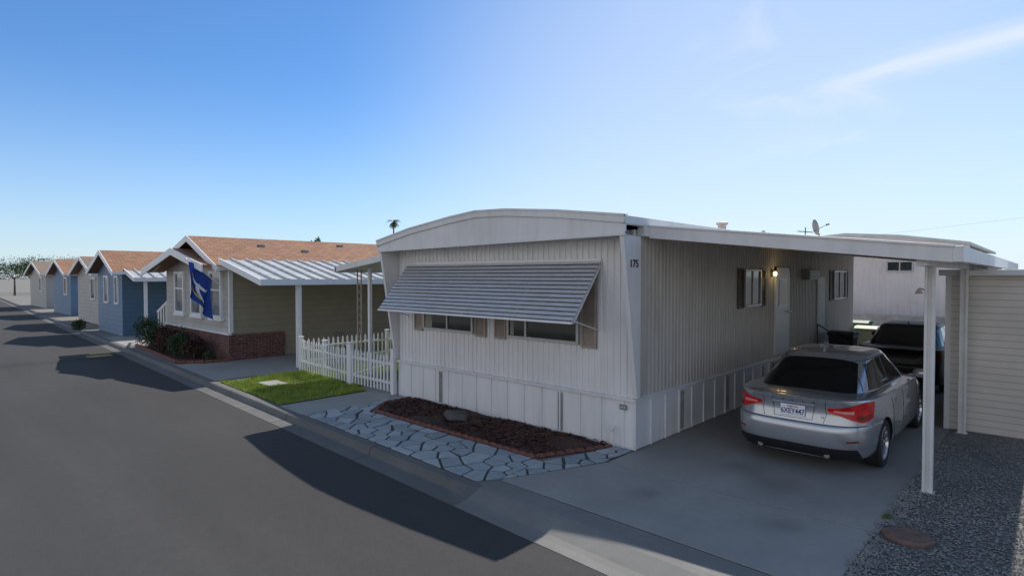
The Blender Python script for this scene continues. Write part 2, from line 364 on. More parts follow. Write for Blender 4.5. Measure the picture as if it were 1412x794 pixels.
struct('driveway_joint',mb,M['gap'],'dark dirt filled joints between the driveway slabs','driveway')
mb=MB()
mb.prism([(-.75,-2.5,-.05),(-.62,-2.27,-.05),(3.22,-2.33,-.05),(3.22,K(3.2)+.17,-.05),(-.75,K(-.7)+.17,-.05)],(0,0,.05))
struct('driveway_apron',mb,M['apron'],'concrete apron with shade put into its colour between driveway and kerb','driveway')
mb=MB()
mb.prism([(-.60,-2.242,-.05),(.01,-.735,-.05),(3.24,-.735,-.05),(3.22,-2.300,-.05)],(0,0,.05))
mb.box(.02,3.27,-.712,5.0,-.05,0); mb.box(.02,3.27,5.02,17,-.05,0)
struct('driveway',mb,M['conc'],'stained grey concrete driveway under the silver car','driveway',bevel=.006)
flat('neighbour_driveway',[(-14.2,K(-14.2)+.17),(-10.6,K(-10.6)+.17),(-10.5,14),(-13.9,14),(-13.9,-.5)],-.004,M['conc_l'],'pale concrete driveway beneath the beige home carport','driveway')
flat('far_driveway',[(-24.7,K(-24.7)+.17),(-20.6,K(-20.6)+.17),(-20.6,14),(-24.7,14)],-.004,M['conc_l'],'pale concrete driveway between beige and blue homes','driveway')
flat('walkway',[(-6.75,K(-6.75)+.17),(-5.72,K(-5.72)+.17),(-5.72,.0),(-5.86,.0),(-5.86,3),(-7.3,3),(-7.3,-.2),(-6.75,-.25)],-.005,M['conc_l'],'concrete walk leading from kerb to the picket gate','path')
mb=MB(); n=8
for i in range(n):
    a=-19.1+i*.13; b=a+.13; za=.07*math.sin(math.pi*i/n)-.116; zb=.07*math.sin(math.pi*(i+1)/n)-.116
    mb.face([(a,K(a)-.42,za),(b,K(b)-.42,zb),(b,-12,zb),(a,-12,za)])
struct('speed_hump',mb,M['asphalt'],'low asphalt speed hump across the far street','speed hump',smooth=40)
mb=MB()
for i in range(1,6):
    y=-2.6; a=-19.1+i*.13; b=a+.13; za=.07*math.sin(math.pi*i/n)-.111; zb=.07*math.sin(math.pi*(i+1)/n)-.111
    mb.face([(a,y,za),(b,y,zb),(b,y-.7,zb),(a,y-.7,za)])
struct('hump_marking',mb,M['yellow'],'worn yellow paint bar on the speed hump','road marking')

# flagstone path: Voronoi stones clipped to convex pieces
ky=lambda x:K(x)+.19
pieces=[[(-5.66,ky(-5.66)),(-.78,ky(-.78)),(-.60,-2.22),(-.66,-1.34),(-5.66,-1.34)],
        [(-5.66,-1.33),(-4.98,-1.33),(-5.44,-.75),(-5.44,-.04),(-5.66,-.04)],
        [(-.66,-1.36),(-.59,-2.20),(-.02,-.74),(-.02,-.04),(-.28,-.04)]]
def inpoly(p,poly):
    c=False;j=len(poly)-1
    for i in range(len(poly)):
        a,b=poly[i],poly[j]
        if (a[1]>p[1])!=(b[1]>p[1]) and p[0]<(b[0]-a[0])*(p[1]-a[1])/(b[1]-a[1])+a[0]: c=not c
        j=i
    return c
def clip(poly,nx,ny,d):
    out=[]
    for i in range(len(poly)):
        a=poly[i];b=poly[(i+1)%len(poly)]
        da=nx*a[0]+ny*a[1]-d; db=nx*b[0]+ny*b[1]-d
        if da<=0: out.append(a)
        if da*db<0:
            t=da/(da-db); out.append((a[0]+t*(b[0]-a[0]),a[1]+t*(b[1]-a[1])))
    return out
def area(P): return sum(P[k-1][0]*P[k][1]-P[k][0]*P[k-1][1] for k in range(len(P)))/2
rs=random.Random(3)
for k,pc in enumerate(pieces): flat('mortar_bed',pc,-.002-.0012*k,M['mortar'],['dark mortar of the front strip of flagstones along the kerb','dark mortar under the flagstones left of the mulch bed','dark mortar under the flagstones right of the mulch bed'][k],'paving')
mb=MB()
for pc in pieces:
    pts=[];tries=0; xs=[p[0] for p in pc];ys=[p[1] for p in pc]
    while tries<5000:
        tries+=1; p=(rs.uniform(min(xs),max(xs)),rs.uniform(min(ys),max(ys)))
        if inpoly(p,pc) and all((p[0]-q[0])**2+((p[1]-q[1])*1.4)**2>(.22*(1+.6*((i*7)%5)/5))**2 for i,q in enumerate(pts)): pts.append(p)
    for i,p in enumerate(pts):
        cell=list(pc)
        for j,q in enumerate(pts):
            if i==j: continue
            dx,dy=q[0]-p[0],q[1]-p[1]; l=math.hypot(dx,dy)
            if l>1.6: continue
            nx,ny=dx/l,dy/l; cell=clip(cell,nx,ny,nx*(p[0]+q[0])/2+ny*(p[1]+q[1])/2-.013)
            if len(cell)<3: break
        if len(cell)<3: continue
        c2=[cell[k] for k in range(len(cell)) if math.hypot(cell[k][0]-cell[k-1][0],cell[k][1]-cell[k-1][1])>.05]
        if len(c2)<3 or abs(area(c2))<.006: continue
        c3=[]
        for k in range(len(c2)):
            a=c2[k]; b=c2[(k+1)%len(c2)]; c3.append((a[0]+(p[0]-a[0])*.045,a[1]+(p[1]-a[1])*.045))
            m_=((a[0]+b[0])/2,(a[1]+b[1])/2); f=rs.uniform(-.02,.08); c3.append((m_[0]+(p[0]-m_[0])*f,m_[1]+(p[1]-m_[1])*f))
        h=rs.uniform(.010,.020)
        mb.prism([(a,b,-.01) for a,b in c3],(rs.uniform(-.003,.003),rs.uniform(-.003,.003),.01+h))
struct('flagstone_path',mb,M['stone'],'grey blue flagstone paving between kerb and mulch bed','paving',bevel=.006)

# mulch bed
bed=[(-5.36,-.03),(-5.36,-.65),(-4.91,-1.21),(-.86,-1.25),(-.36,-.10),(-.36,-.03)]
mb=MB(); gx,gy=90,26; vs={}
for i in range(gx+1):
    for j in range(gy+1):
        x=-5.36+5.0*i/gx; y=-1.25+1.22*j/gy
        vs[i,j]=mb.v((x,y,.010+.016*math.sin(x*5+1)*math.cos(y*6)+rs.uniform(0,.012)+.008))
for i in range(gx):
    for j in range(gy):
        c=[vs[i,j],vs[i+1,j],vs[i+1,j+1],vs[i,j+1]]; m=(sum(v.co.x for v in c)/4,sum(v.co.y for v in c)/4)
        if inpoly(m,bed): mb.bm.faces.new(c)
bmesh.ops.delete(mb.bm,geom=[v for v in mb.bm.verts if not v.link_faces],context='VERTS')
tag(mb.build('mulch',M['mulch']),'dark red bark mulch in the bed below the awning','mulch',kind='stuff')
mb=MB()
for k in range(4600):
    x=rs.uniform(-5.3,-.4);y=rs.uniform(-1.18,-.05)
    if not inpoly((x,y),bed) or (math.sin(x*2.3)+math.cos(y*5+x)<-1.0): continue
    a=rs.uniform(0,6.28);l=rs.uniform(.012,.042);wd=rs.uniform(.006,.015); z=.03+rs.uniform(0,.020); tl=rs.uniform(-.014,.014)
    u=Vector((math.cos(a)*l,math.sin(a)*l,tl)); v_=Vector((-math.sin(a)*wd,math.cos(a)*wd,rs.uniform(-.006,.006))); c=Vector((x,y,z))
    mb.face([c-u-v_,c+u-v_,c+u+v_,c-u+v_])
tag(mb.build('bark_chips',M['chip'],recalc=False),'loose bark chips scattered over the mulch bed','bark chips',kind='stuff')
def path_points(poly,step):
    out=[]
    for i in range(len(poly)-1):
        a=Vector(poly[i]);b=Vector(poly[i+1]);l=(b-a).length;n=max(1,round(l/step))
        for k in range(n): out.append((a+(b-a)*((k+.5)/n),math.atan2((b-a).y,(b-a).x),l/n))
    return out
mb=MB()
prof=[(-.076,0),(.076,0),(.076,.026),(.055,.042),(.022,.050),(-.022,.050),(-.055,.042),(-.076,.026)]
mb.prism([(a,-.022,z) for a,z in prof],(0,.044,0)); proto=mb.build('edging_brick',M['edging'],bevel=.005)
first=True
for p,a,l in path_points([(-5.38,-.05),(-5.38,-.68),(-4.90,-1.26),(-.84,-1.29),(-.32,-.08)],.158):
    o=proto if first else proto.copy()
    if not first: col.objects.link(o)
    first=False
    o.location=(p.x+rs.uniform(-.005,.005),p.y+rs.uniform(-.008,.008),rs.uniform(0,.008)); o.rotation_euler=(rs.uniform(-.09,.09),rs.uniform(-.04,.04),a+rs.uniform(-.07,.07))
    tag(o,'terracotta scalloped edging brick bordering the mulch bed','edging brick','edging bricks around the mulch bed')
def rock(name,c,r,m,label,cat,seed=1):
    q=random.Random(seed); mb=MB(); bmesh.ops.create_icosphere(mb.bm,subdivisions=3,radius=1)
    for v in mb.bm.verts:
        d=v.co.copy(); k=1+.12*math.sin(d.x*4+seed)+.1*math.sin(d.y*6+2)+.06*q.uniform(-1,1)
        v.co=Vector((d.x*r[0]*k,d.y*r[1]*k,max(-.4,min(.7,d.z))*r[2]*k))+Vector(c)
    return tag(mb.build(name,m,smooth=35),label,cat)
rock('rock',(-3.3,-.62,.06),(.30,.17,.13),M['rock'],'flat dark rock lying in the red mulch bed','rock')

# lawn
lawn=[(-10.35,K(-10.35)+.20),(-6.80,K(-6.8)+.20),(-6.80,-.22),(-7.4,-.18),(-7.4,6),(-10.35,6)]
flat('lawn',lawn,.002,M['soil'],'green turf behind the blades by the picket fence','lawn')
mb=MB()
for k in range(56000):
    x=rs.uniform(-10.35,-6.8);y=rs.uniform(-2.4,3.0) if k%3 else rs.uniform(-2.4,0)
    if not inpoly((x,y),lawn): continue
    if -9.45<x<-8.75 and -1.62<y<-1.08: continue
    if math.sin(x*3.1+1)*math.cos(y*3.7)+.5*math.sin(x*7+y*5)>.6 and rs.random()<.75: continue
    a=rs.uniform(0,6.28);h=rs.uniform(.02,.075)*(1+.4*math.sin(x*2)*math.sin(y*3));wd=.006
    c=Vector((x,y,0)); s_=Vector((math.cos(a)*wd,math.sin(a)*wd,0)); t=Vector((rs.uniform(-.03,.03),rs.uniform(-.03,.03),h))
    mb.face([c-s_,c+s_,c+t])
tag(mb.build('grass',M['grass'],recalc=False),'short sunlit green grass beside the picket fence','grass',kind='stuff')
mb=MB(); mb.box(-9.42,-8.78,-1.58,-1.12,0,.035); tag(mb.build('utility_cover',M['conc_l'],bevel=.008),'pale rectangular concrete cover set in the lawn','utility cover')

# gravel
flat('gravel_strip',[(3.29,K(3.3)+.17),(8,K(8)+.17),(8,17),(3.29,17)],-.003,M['gravel'],'grey gravel ground beside the driveway','gravel')
mb=MB()
for k in range(10000):
    x=rs.uniform(3.24,5.0) if k%5 else rs.gauss(3.32,.05);y=rs.uniform(-2.5,3.5) if k%2 else rs.uniform(-2.5,1.2)
    if x<3.17 or (x-3.5)**2+(y+.66)**2<.27**2: continue
    r=rs.uniform(.006,.018); c=Vector((x,y,r*.5+.0)); a=rs.uniform(0,6.28)
    ax=[Vector((math.cos(a),math.sin(a),0))*r*rs.uniform(.8,1.4),Vector((-math.sin(a),math.cos(a),0))*r,Vector((rs.uniform(-.2,.2)*r,0,r*.8))]
    V=[mb.v(c+ax[0]),mb.v(c+ax[1]),mb.v(c-ax[0]),mb.v(c-ax[1]),mb.v(c+ax[2]),mb.v(c-ax[2]*.6)]
    for i in range(4): mb.bm.faces.new((V[i],V[(i+1)%4],V[4])); mb.bm.faces.new((V[(i+1)%4],V[i],V[5]))
tag(mb.build('pebbles',M['pebble'],recalc=False),'loose grey pebbles along the driveway edge','gravel',kind='stuff')
mb=MB(); mb.lathe((3.5,-.66,0),[(.22,-.01),(.225,.03),(.20,.045),(.10,.047)],n=8); tag(mb.build('stepping_stone',M['paver'],bevel=.004),'reddish octagonal stepping stone lying on the gravel','stepping stone')
def leaves(mb,c,r,n,size,q,flatb=.0):
    for k in range(n):
        while True:
            d=Vector((q.uniform(-1,1),q.uniform(-1,1),q.uniform(-1,1)))
            if .15<d.length<1: break
        d=d.normalized()*(d.length**.45)
        lump=1+.22*math.sin(d.x*5+c[0])*math.cos(d.y*4+c[1])+.15*math.sin(d.z*7)
        p=Vector((c[0]+d.x*r[0]*lump,c[1]+d.y*r[1]*lump,c[2]+d.z*r[2]*lump))
        s_=size*q.uniform(.6,1.4)
        u=Vector((q.gauss(0,1),q.gauss(0,1),q.gauss(0,1))).normalized()*s_; v=u.orthogonal().normalized()*s_*.5
        mb.face([p-u*.5,p+v*.5,p+u*.5,p-v*.5])
def shrub(c,r,n,size,m,label,seed,group=None,name='shrub'):
    q=random.Random(seed); t=thing(name,label,'shrub' if name=='shrub' else 'weed',(c[0],c[1],0),group)
    mb=MB()
    for k in range(5):
        o=(c[0]+q.uniform(-.5,.5)*r[0],c[1]+q.uniform(-.4,.4)*r[1],r[2]*q.uniform(.7,1.15)); leaves(mb,o,(r[0]*.62,r[1]*.62,r[2]*.75),n//5,size,q)
    for v in mb.bm.verts: v.co.z=max(v.co.z,.01)
    mb.build('foliage',m,t,recalc=False)
    for k in range(4):
        mb=MB(); a=q.uniform(0,6.28); mb.tube((c[0]+.05*math.cos(a),c[1]+.05*math.sin(a),-.01),(c[0]+r[0]*.5*math.cos(a),c[1]+r[1]*.5*math.sin(a),r[2]*1.2),.012,5,.005)
        mb.build('stem',M['bark'],t)
    return t
shrub((3.26,-.25),(.05,.06,.025),60,.028,M['weed'],'small green weed at the gravel edge of driveway',4,name='weed')

# ------------------------------------------------------------------ main mobile home
W1=5.86; LEN=12.75; ZT=3.28
home=thing('mobile_home','long white ribbed mobile home with striped awning and house number 175','mobile home',(-W1/2,LEN/2,0))
def corr(p0,p1,z0,z1,nrm,pitch=.115,depth=.019,split=None):
    p0=Vector((*p0,0));p1=Vector((*p1,0));d=(p1-p0);l=d.length;d.normalize();n=Vector((*nrm,0)); cnt=int(l/pitch); pitch=l/cnt; mb=MB(); prof=[]
    for i in range(cnt):
        for f,h in ((0,0),(.50,0),(.58,1),(.92,1)): prof.append((i*pitch+f*pitch,h))
    prof.append((l,0))
    a=[mb.v(p0+d*s_+n*(h*depth-.003)+Vector((0,0,z0))) for s_,h in prof]; b=[mb.v(p0+d*s_+n*(h*depth-.003)+Vector((0,0,z1))) for s_,h in prof]
    for i in range(len(prof)-1): mb.bm.faces.new((a[i],a[i+1],b[i+1],b[i]))
    q=[p0-n*.05,p1-n*.05]
    mb.face([(q[0].x,q[0].y,z0),(q[1].x,q[1].y,z0),(q[1].x,q[1].y,z1),(q[0].x,q[0].y,z1)])
    return mb
corr((-W1,0),(0,0),.76,ZT,(0,-1)).build('front_wall',M['white'],home)
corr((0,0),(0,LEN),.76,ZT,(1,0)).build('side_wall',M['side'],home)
corr((-W1,LEN),(-W1,0),.76,ZT,(-1,0)).build('side_wall',M['white'],home)
corr((0,LEN),(-W1,LEN),.76,ZT,(0,1)).build('rear_wall',M['white'],home)
MB().box(-W1+.03,-.03,.03,LEN-.03,3.26,3.27).build('ceiling_panel',M['wallsof'],home)
mb=MB()
mb.prism([(-W1-.02,0,.785),(-W1-.02,-.058,.765),(-W1-.02,-.058,.725),(-W1-.02,0,.725)],(W1+.078,0,0))
mb.prism([(0,.0,.785),(.058,.0,.765),(.058,.0,.725),(0,.0,.725)],(0,LEN,0)); mb.build('belt_trim',M['trim'],home,bevel=.004)
def skirt_wall(p0,p1,nrm,z1,step,vents,name='skirting'):
    p0=Vector((*p0,0));p1=Vector((*p1,0));d=(p1-p0);l=d.length;d.normalize();n=Vector((*nrm,0))
    mb=MB(); q=lambda s_,o,z:p0+d*s_+n*o+Vector((0,0,z))
    mb.prism([q(0,0,.0),q(l,0,.0),q(l,-.03,.0),q(0,-.03,.0)],(0,0,z1))
    s_=0
    while s_<l:
        w_=.026; mb.prism([q(s_,.0,.0),q(min(l,s_+w_),.0,.0),q(min(l,s_+w_),.022,.0),q(s_,.022,.0)],(0,0,z1)); s_+=step
    sk=mb.build(name,M['skirt'],home)
    for v in vents:
        mb=MB(); mb.prism([q(v,.004,.05),q(v+.10,.004,.05),q(v+.10,.012,.05),q(v,.012,.05)],(0,0,z1-.10))
        for k in range(3): mb.prism([q(v+.02+k*.028,.012,.07),q(v+.03+k*.028,.012,.07),q(v+.03+k*.028,.020,.07),q(v+.02+k*.028,.020,.07)],(0,0,z1-.14))
        mb.build('skirting_vent',M['vent2'],sk)
skirt_wall((-W1,-.005),(0,-.005),(0,-1),.725,.405,[1.35,4.42])
skirt_wall((.005,0),(.005,LEN),(1,0),.725,.46,[1.45,3.3,5.1,7.4])
skirt_wall((-W1,LEN),(-W1,0),(-1,0),.725,.46,[])
skirt_wall((0,LEN),(-W1,LEN),(0,1),.725,.46,[])
prof=[(-5.99,3.30),(-4.85,3.50),(-3.60,3.645),(-2.93,3.70),(-2.2,3.675),(-1.1,3.575),(.12,3.42)]
mb=MB(); YF=-.46
top=[(x,z) for x,z in prof]; bot=[(x,max(z-.10,3.27)) for x,z in prof]
mb.prism([(x,YF+.03,z) for x,z in top]+[(x,YF+.03,z) for x,z in bot[::-1]],(0,LEN+.6-YF,0)); mb.build('roof',M['roofwhite'],home)
mb=MB(); base=[(x,3.13+.0117*(x+5.99)) for x,z in (prof[-1],prof[0])]
mb.prism([(x,YF,z) for x,z in prof]+[(base[0][0],YF,base[0][1]),(base[1][0],YF,base[1][1])],(0,.03,0)); fas=mb.build('fascia',M['trim'],home)
mb=MB()
for (xa,za),(xb,zb) in zip(prof[:-1],prof[1:]):
    mb.prism([(xa,YF-.035,za-.075),(xb,YF-.035,zb-.075),(xb,YF-.035,zb+.035),(xa,YF-.035,za+.035)],(0,.035,0))
    mb.prism([(xa,YF-.05,za+.02),(xb,YF-.05,zb+.02),(xb,YF-.05,zb+.05),(xa,YF-.05,za+.05)],(0,.12,0))
mb.build('roof_cap',M['trim'],fas,merge=.0003)
mb=MB(); mb.prism([(base[1][0],YF-.02,base[1][1]-.03),(base[0][0],YF-.02,base[0][1]-.03),(base[0][0],YF-.02,base[0][1]+.02),(base[1][0],YF-.02,base[1][1]+.02)],(0,.05,0)); mb.build('drip_edge',M['trim'],fas)
MB().box(-5.95,.08,YF+.031,-.0,3.17,3.19).build('soffit',M['wallsof'],home)
for a,b_,z0,z1 in ((.085,.135,3.33,3.45),(-6.01,-5.96,3.20,3.33)): MB().box(a,b_,YF,LEN+.5,z0,z1).build('eave_gutter',M['trim'],home,bevel=.006)
MB().box(.017,.139,.04,LEN,3.18,3.326).build('wall_plate',M['trim'],home,bevel=.004)
for x in (.03,-W1-.09):
    mb=MB(); mb.prism([(x,0.03,.79),(x,-.05,.79),(x,-.43,3.17),(x,0.03,3.17)],(.055,0,0)); mb.prism([(x-.008,-.05,.79),(x-.008,-.075,.79),(x-.008,-.455,3.17),(x-.008,-.43,3.17)],(.071,0,0))
    wg=mb.build('wing_panel',M['trim'],home,bevel=.004)
    if x>0: text('175',.155,(x+.060,-.165,2.77),ROT_SIDE,M['ink'],wg,'house_number',.004,1.05)
MB().box(.0,.045,-.03,.045,.03,.72).build('corner_trim',M['trim'],home)
MB().box(-.02,.03,.03,.10,.79,3.17).build('corner_trim',M['trim'],home)
def win_front(x0,x1,z0,z1,y,parent,split=1,fm='frame',gm='glass',fw_=.045,depth=.05,name='window'):
    mb=MB(); a=fw_
    mb.box(x0,x1,y-depth,y,z0,z0+a); mb.box(x0,x1,y-depth,y,z1-a,z1); mb.box(x0,x0+a,y-depth,y,z0+a,z1-a); mb.box(x1-a,x1,y-depth,y,z0+a,z1-a)
    sp_=split if isinstance(split,(list,tuple)) else [k/split for k in range(1,split)]
    for f in sp_: xm=x0+(x1-x0)*f; mb.box(xm-.02,xm+.02,y-depth+.006,y,z0+a,z1-a)
    o=mb.build(name,M[fm],parent); MB().box(x0+a,x1-a,y-depth*.45,y-depth*.25,z0+a,z1-a).build('pane',M[gm],o); return o
def win_side(y0,y1,z0,z1,x,parent,split=1,fm='frame',gm='glass',fw_=.04,depth=.05,name='window'):
    mb=MB(); a=fw_
    mb.box(x,x+depth,y0,y1,z0,z0+a); mb.box(x,x+depth,y0,y1,z1-a,z1); mb.box(x,x+depth,y0,y0+a,z0+a,z1-a); mb.box(x,x+depth,y1-a,y1,z0+a,z1-a)
    for k in range(1,split): ym=y0+(y1-y0)*k/split; mb.box(x,x+depth-.006,ym-.018,ym+.018,z0+a,z1-a)
    o=mb.build(name,M[fm],parent); MB().box(x+depth*.25,x+depth*.45,y0+a,y1-a,z0+a,z1-a).build('pane',M[gm],o); return o
wA=win_front(-4.97,-3.46,1.50,2.55,-.016,home,[.5]); wB=win_front(-2.57,-.99,1.50,2.55,-.016,home,[.28])
MB().box(-4.93,-4.70,-.0395,-.039,1.55,2.5).build('curtain',M['curtain'],wA); MB().box(-2.50,-2.42,-.0395,-.039,1.55,2.5).build('curtain',M['curtain'],wB)
def shutter_f(x0,x1,z0,z1):
    mb=MB(); mb.box(x0,x1,-.05,-.016,z0,z0+.05); mb.box(x0,x1,-.05,-.016,z1-.05,z1); mb.box(x0,x0+.035,-.05,-.016,z0+.05,z1-.05); mb.box(x1-.035,x1,-.05,-.016,z0+.05,z1-.05)
    z=z0+.06
    while z<z1-.06: mb.prism([(x0+.035,-.044,z),(x0+.035,-.038,z),(x0+.035,-.018,z+.035),(x0+.035,-.024,z+.035)],(x1-x0-.07,0,0)); z+=.04
    mb.build('shutter',M['shutter'],home)
for a,b in ((-5.28,-5.0),(-3.42,-3.13),(-2.90,-2.61),(-.95,-.66)): shutter_f(a,b,1.46,2.56)
def shutter_s(y0,y1,z0,z1,m='brownsh'):
    mb=MB(); mb.box(.016,.045,y0,y1,z0,z0+.04); mb.box(.016,.045,y0,y1,z1-.04,z1); mb.box(.016,.045,y0,y0+.03,z0+.04,z1-.04); mb.box(.016,.045,y1-.03,y1,z0+.04,z1-.04)
    z=z0+.05
    while z<z1-.05: mb.prism([(.042,y0+.03,z),(.036,y0+.03,z),(.018,y0+.03,z+.035),(.024,y0+.03,z+.035)],(0,y1-y0-.06,0)); z+=.045
    mb.build('shutter',M[m],home)
win_side(4.06,4.92,1.97,2.73,.016,home,2); shutter_s(3.76,4.03,1.95,2.75); shutter_s(4.95,5.22,1.95,2.75)
win_side(10.45,11.7,1.93,2.74,.016,home,2); shutter_s(10.12,10.42,1.91,2.76); shutter_s(11.73,12.0,1.91,2.76)
mb=MB(); mb.box(.016,.05,5.80,5.87,.84,2.78); mb.box(.016,.05,6.67,6.74,.84,2.78); mb.box(.016,.05,5.80,6.74,2.71,2.78); mb.box(.016,.045,5.87,6.67,.84,2.71); d=mb.build('door',M['whiteframe'],home)
MB().box(.046,.055,6.02,6.52,1.95,2.5).build('door_window',M['glass'],d)
for z in (1.90,2.5): MB().box(.05,.056,5.99,6.55,z,z+.05).build('window_trim',M['frame'],d)
mb=MB(); mb.lathe((.05,6.58,1.78),[(.03,0),(.03,.02),(.012,.02),(.012,.05),(.03,.055),(.025,.085)],'x',12); mb.build('door_handle',M['chrome'],d,smooth=40)
mb=MB(); mb.box(.016,.045,8.92,9.62,.84,2.55); d=mb.build('door',M['greyd'],home); mb=MB()
for k in range(12): mb.box(.045,.052,8.98,9.56,1.0+k*.12,1.06+k*.12)
mb.build('louvre',M['greyd'],d)
mb=MB(); mb.box(.016,.20,7.70,8.55,2.50,2.74); ac=mb.build('air_vent_box',M['vent'],home,bevel=.01); mb=MB()
for k in range(6): mb.box(.20,.208,7.74,8.51,2.525+k*.033,2.54+k*.033)
mb.build('grille',M['blackm'],ac)
mb=MB(); mb.box(.016,.04,5.56,5.66,2.58,2.74); mb.box(.04,.12,5.60,5.62,2.70,2.715); lp=mb.build('wall_lamp',M['blackm'],home)
mb=MB(); mb.lathe((.10,5.61,2.59),[(.015,0),(.035,.02),(.04,.07),(.02,.10)],'z',12); mb.build('lamp_glass',M['lamp'],lp,smooth=40)
pl=bpy.data.lights.new('porch_light','POINT'); pl.energy=1; pl.color=(1,.7,.3); pl.shadow_soft_size=.06; po=bpy.data.objects.new('porch_light',pl); col.objects.link(po); po.location=(.22,5.61,2.62)
mb=MB(); mb.box(.06,.95,5.7,6.85,0,.24); mb.box(.06,.62,5.7,6.85,.24,.48); mb.box(.06,.32,5.7,6.85,.48,.7); tag(mb.build('door_steps',M['conc_l'],bevel=.01),'short concrete steps below the white side door','steps')
# awning of overlapping slats
AX0,AX1=-5.50,-.58; at=Vector((0,-.02,2.83)); ab=Vector((0,-.75,1.93))
mb=MB(); ns=14; dv=(ab-at)/ns; nn=Vector((0,-abs(dv.z),abs(dv.y))).normalized()
for i in range(ns):
    p=at+dv*i; q=at+dv*(i+1)
    a0=p+nn*.002; b0=q+nn*.030; c0=q+nn*.004+dv.normalized()*-.003
    mb.face([(AX0,*a0.yz),(AX1,*a0.yz),(AX1,*b0.yz),(AX0,*b0.yz)],0)
    mb.face([(AX0,*b0.yz),(AX1,*b0.yz),(AX1,*c0.yz),(AX0,*c0.yz)],1)
    u0=p-nn*.004
    mb.face([(AX0,*c0.yz),(AX1,*c0.yz),(AX1,*u0.yz),(AX0,*u0.yz)],1)
    for x in (AX0,AX1): mb.face([(x,*a0.yz),(x,*b0.yz),(x,*c0.yz),(x,*u0.yz)],0)
aw=mb.build('awning',[M['alum'],M['slatgap']],home,recalc=False)
for x in (AX0-.012,AX0+1.25,(AX0+AX1)/2,AX1-1.25,AX1-.018):
    mb=MB(); p=at-nn*.008; q=ab-nn*.008; mb.prism([(x,p.y,p.z),(x,q.y,q.z),(x,q.y+.02,q.z-.03),(x,p.y,p.z-.045)],(.03,0,0)); mb.build('awning_rib',M['alum'],aw)
MB().box(AX0,AX1,-.03,-.017,2.80,2.87).build('awning_hinge',M['alum'],aw)
MB().box(AX0,AX1,ab.y-.045,ab.y-.0,ab.z-.035,ab.z+.0).build('awning_lip',M['whiteframe'],aw)
for x in (AX0+.04,AX1-.05):
    mb=MB(); mb.tube((x,-.02,1.75),(x,-.72,1.95),.011,8); mb.build('awning_arm',M['alum'],aw)
mb=MB(); mb.tube((-.30,-.09,0),(-.30,-.09,.30),.014,8); mb.tube((-.30,-.09,.30),(-.30,-.17,.27),.014,8); mb.tube((-.325,-.09,.31),(-.275,-.09,.31),.02,8)
tag(mb.build('standpipe',M['roofwhite']),'thin white water standpipe before the skirting corner','water pipe')
pq=MB().box(-.235,-.115,-.036,-.028,.585,.665).build('plaque',M['vent'],home)
for k in range(3): text('550'[k],.045,(-.205+k*.03,-.0375,.625),ROT_FRONT,M['fwhite'],pq,'plaque_digit',.001)
for (x,y,r,h,m) in ((-1.0,5.4,.13,.24,'cabin'),(-1.9,3.3,.06,.16,'vent'),(-.8,7.4,.05,.14,'cabin')):
    z=3.56; mb=MB(); mb.lathe((x,y,z-.06),[(r*.7,0),(r*.7,h-.06+.06),(r,h-.04+.06),(r,h+.06),(r*.5,h+.09)],'z',14); mb.build('roof_vent',M[m],home,smooth=40)
t=thing('satellite_dish','small grey satellite dish on the white home roof','satellite dish',(-.5,11.0,3.48))
mb=MB(); mb.tube((-.5,11,3.48),(-.5,11,3.82),.022,8); mb.tube((-.5,11,3.82),(-.62,10.9,3.92),.02,8); mb.tube((-.5,11,3.80),(-.30,10.8,3.50),.012,6); mb.build('mast',M['vent'],t)
mb=MB(); ax=Vector((1.0,.75,.30)).normalized(); u=ax.orthogonal().normalized(); v=ax.cross(u); rings=[]
for r,h in ((.0,.0),(.10,.012),(.17,.035),(.22,.06)):
    rings.append([mb.v(Vector((-.62,10.9,4.0))+ax*h+(u*math.cos(a)+v*math.sin(a)*1.1)*r) for a in [2*math.pi*i/20 for i in range(20)]])
for q in range(3):
    for i in range(20): mb.bm.faces.new((rings[q][i],rings[q][(i+1)%20],rings[q+1][(i+1)%20],rings[q+1][i]))
mb.build('dish',M['vent'],t,smooth=60,merge=.0005)
mb=MB(); mb.tube((-.6,10.85,3.9),Vector((-.62,10.9,4.0))+ax*.38,.01,6); mb.tube(Vector((-.62,10.9,4.0))+ax*.36,Vector((-.62,10.9,4.0))+ax*.44,.03,8); mb.build('feed_arm',M['vent'],t)
t=thing('roof_antenna','thin black antenna mast beside the satellite dish','antenna',(-.55,9.9,3.48))
mb=MB(); mb.tube((-.55,9.9,3.48),(-.55,9.9,3.95),.014,6); mb.build('mast',M['blackm'],t)
mb=MB(); mb.tube((-.75,9.9,3.85),(-.35,9.9,3.8),.010,6)
for k in range(4): mb.tube((-.72+k*.1,9.72,3.84-k*.012),(-.72+k*.1,10.08,3.84-k*.012),.007,5)
mb.build('element',M['blackm'],t)

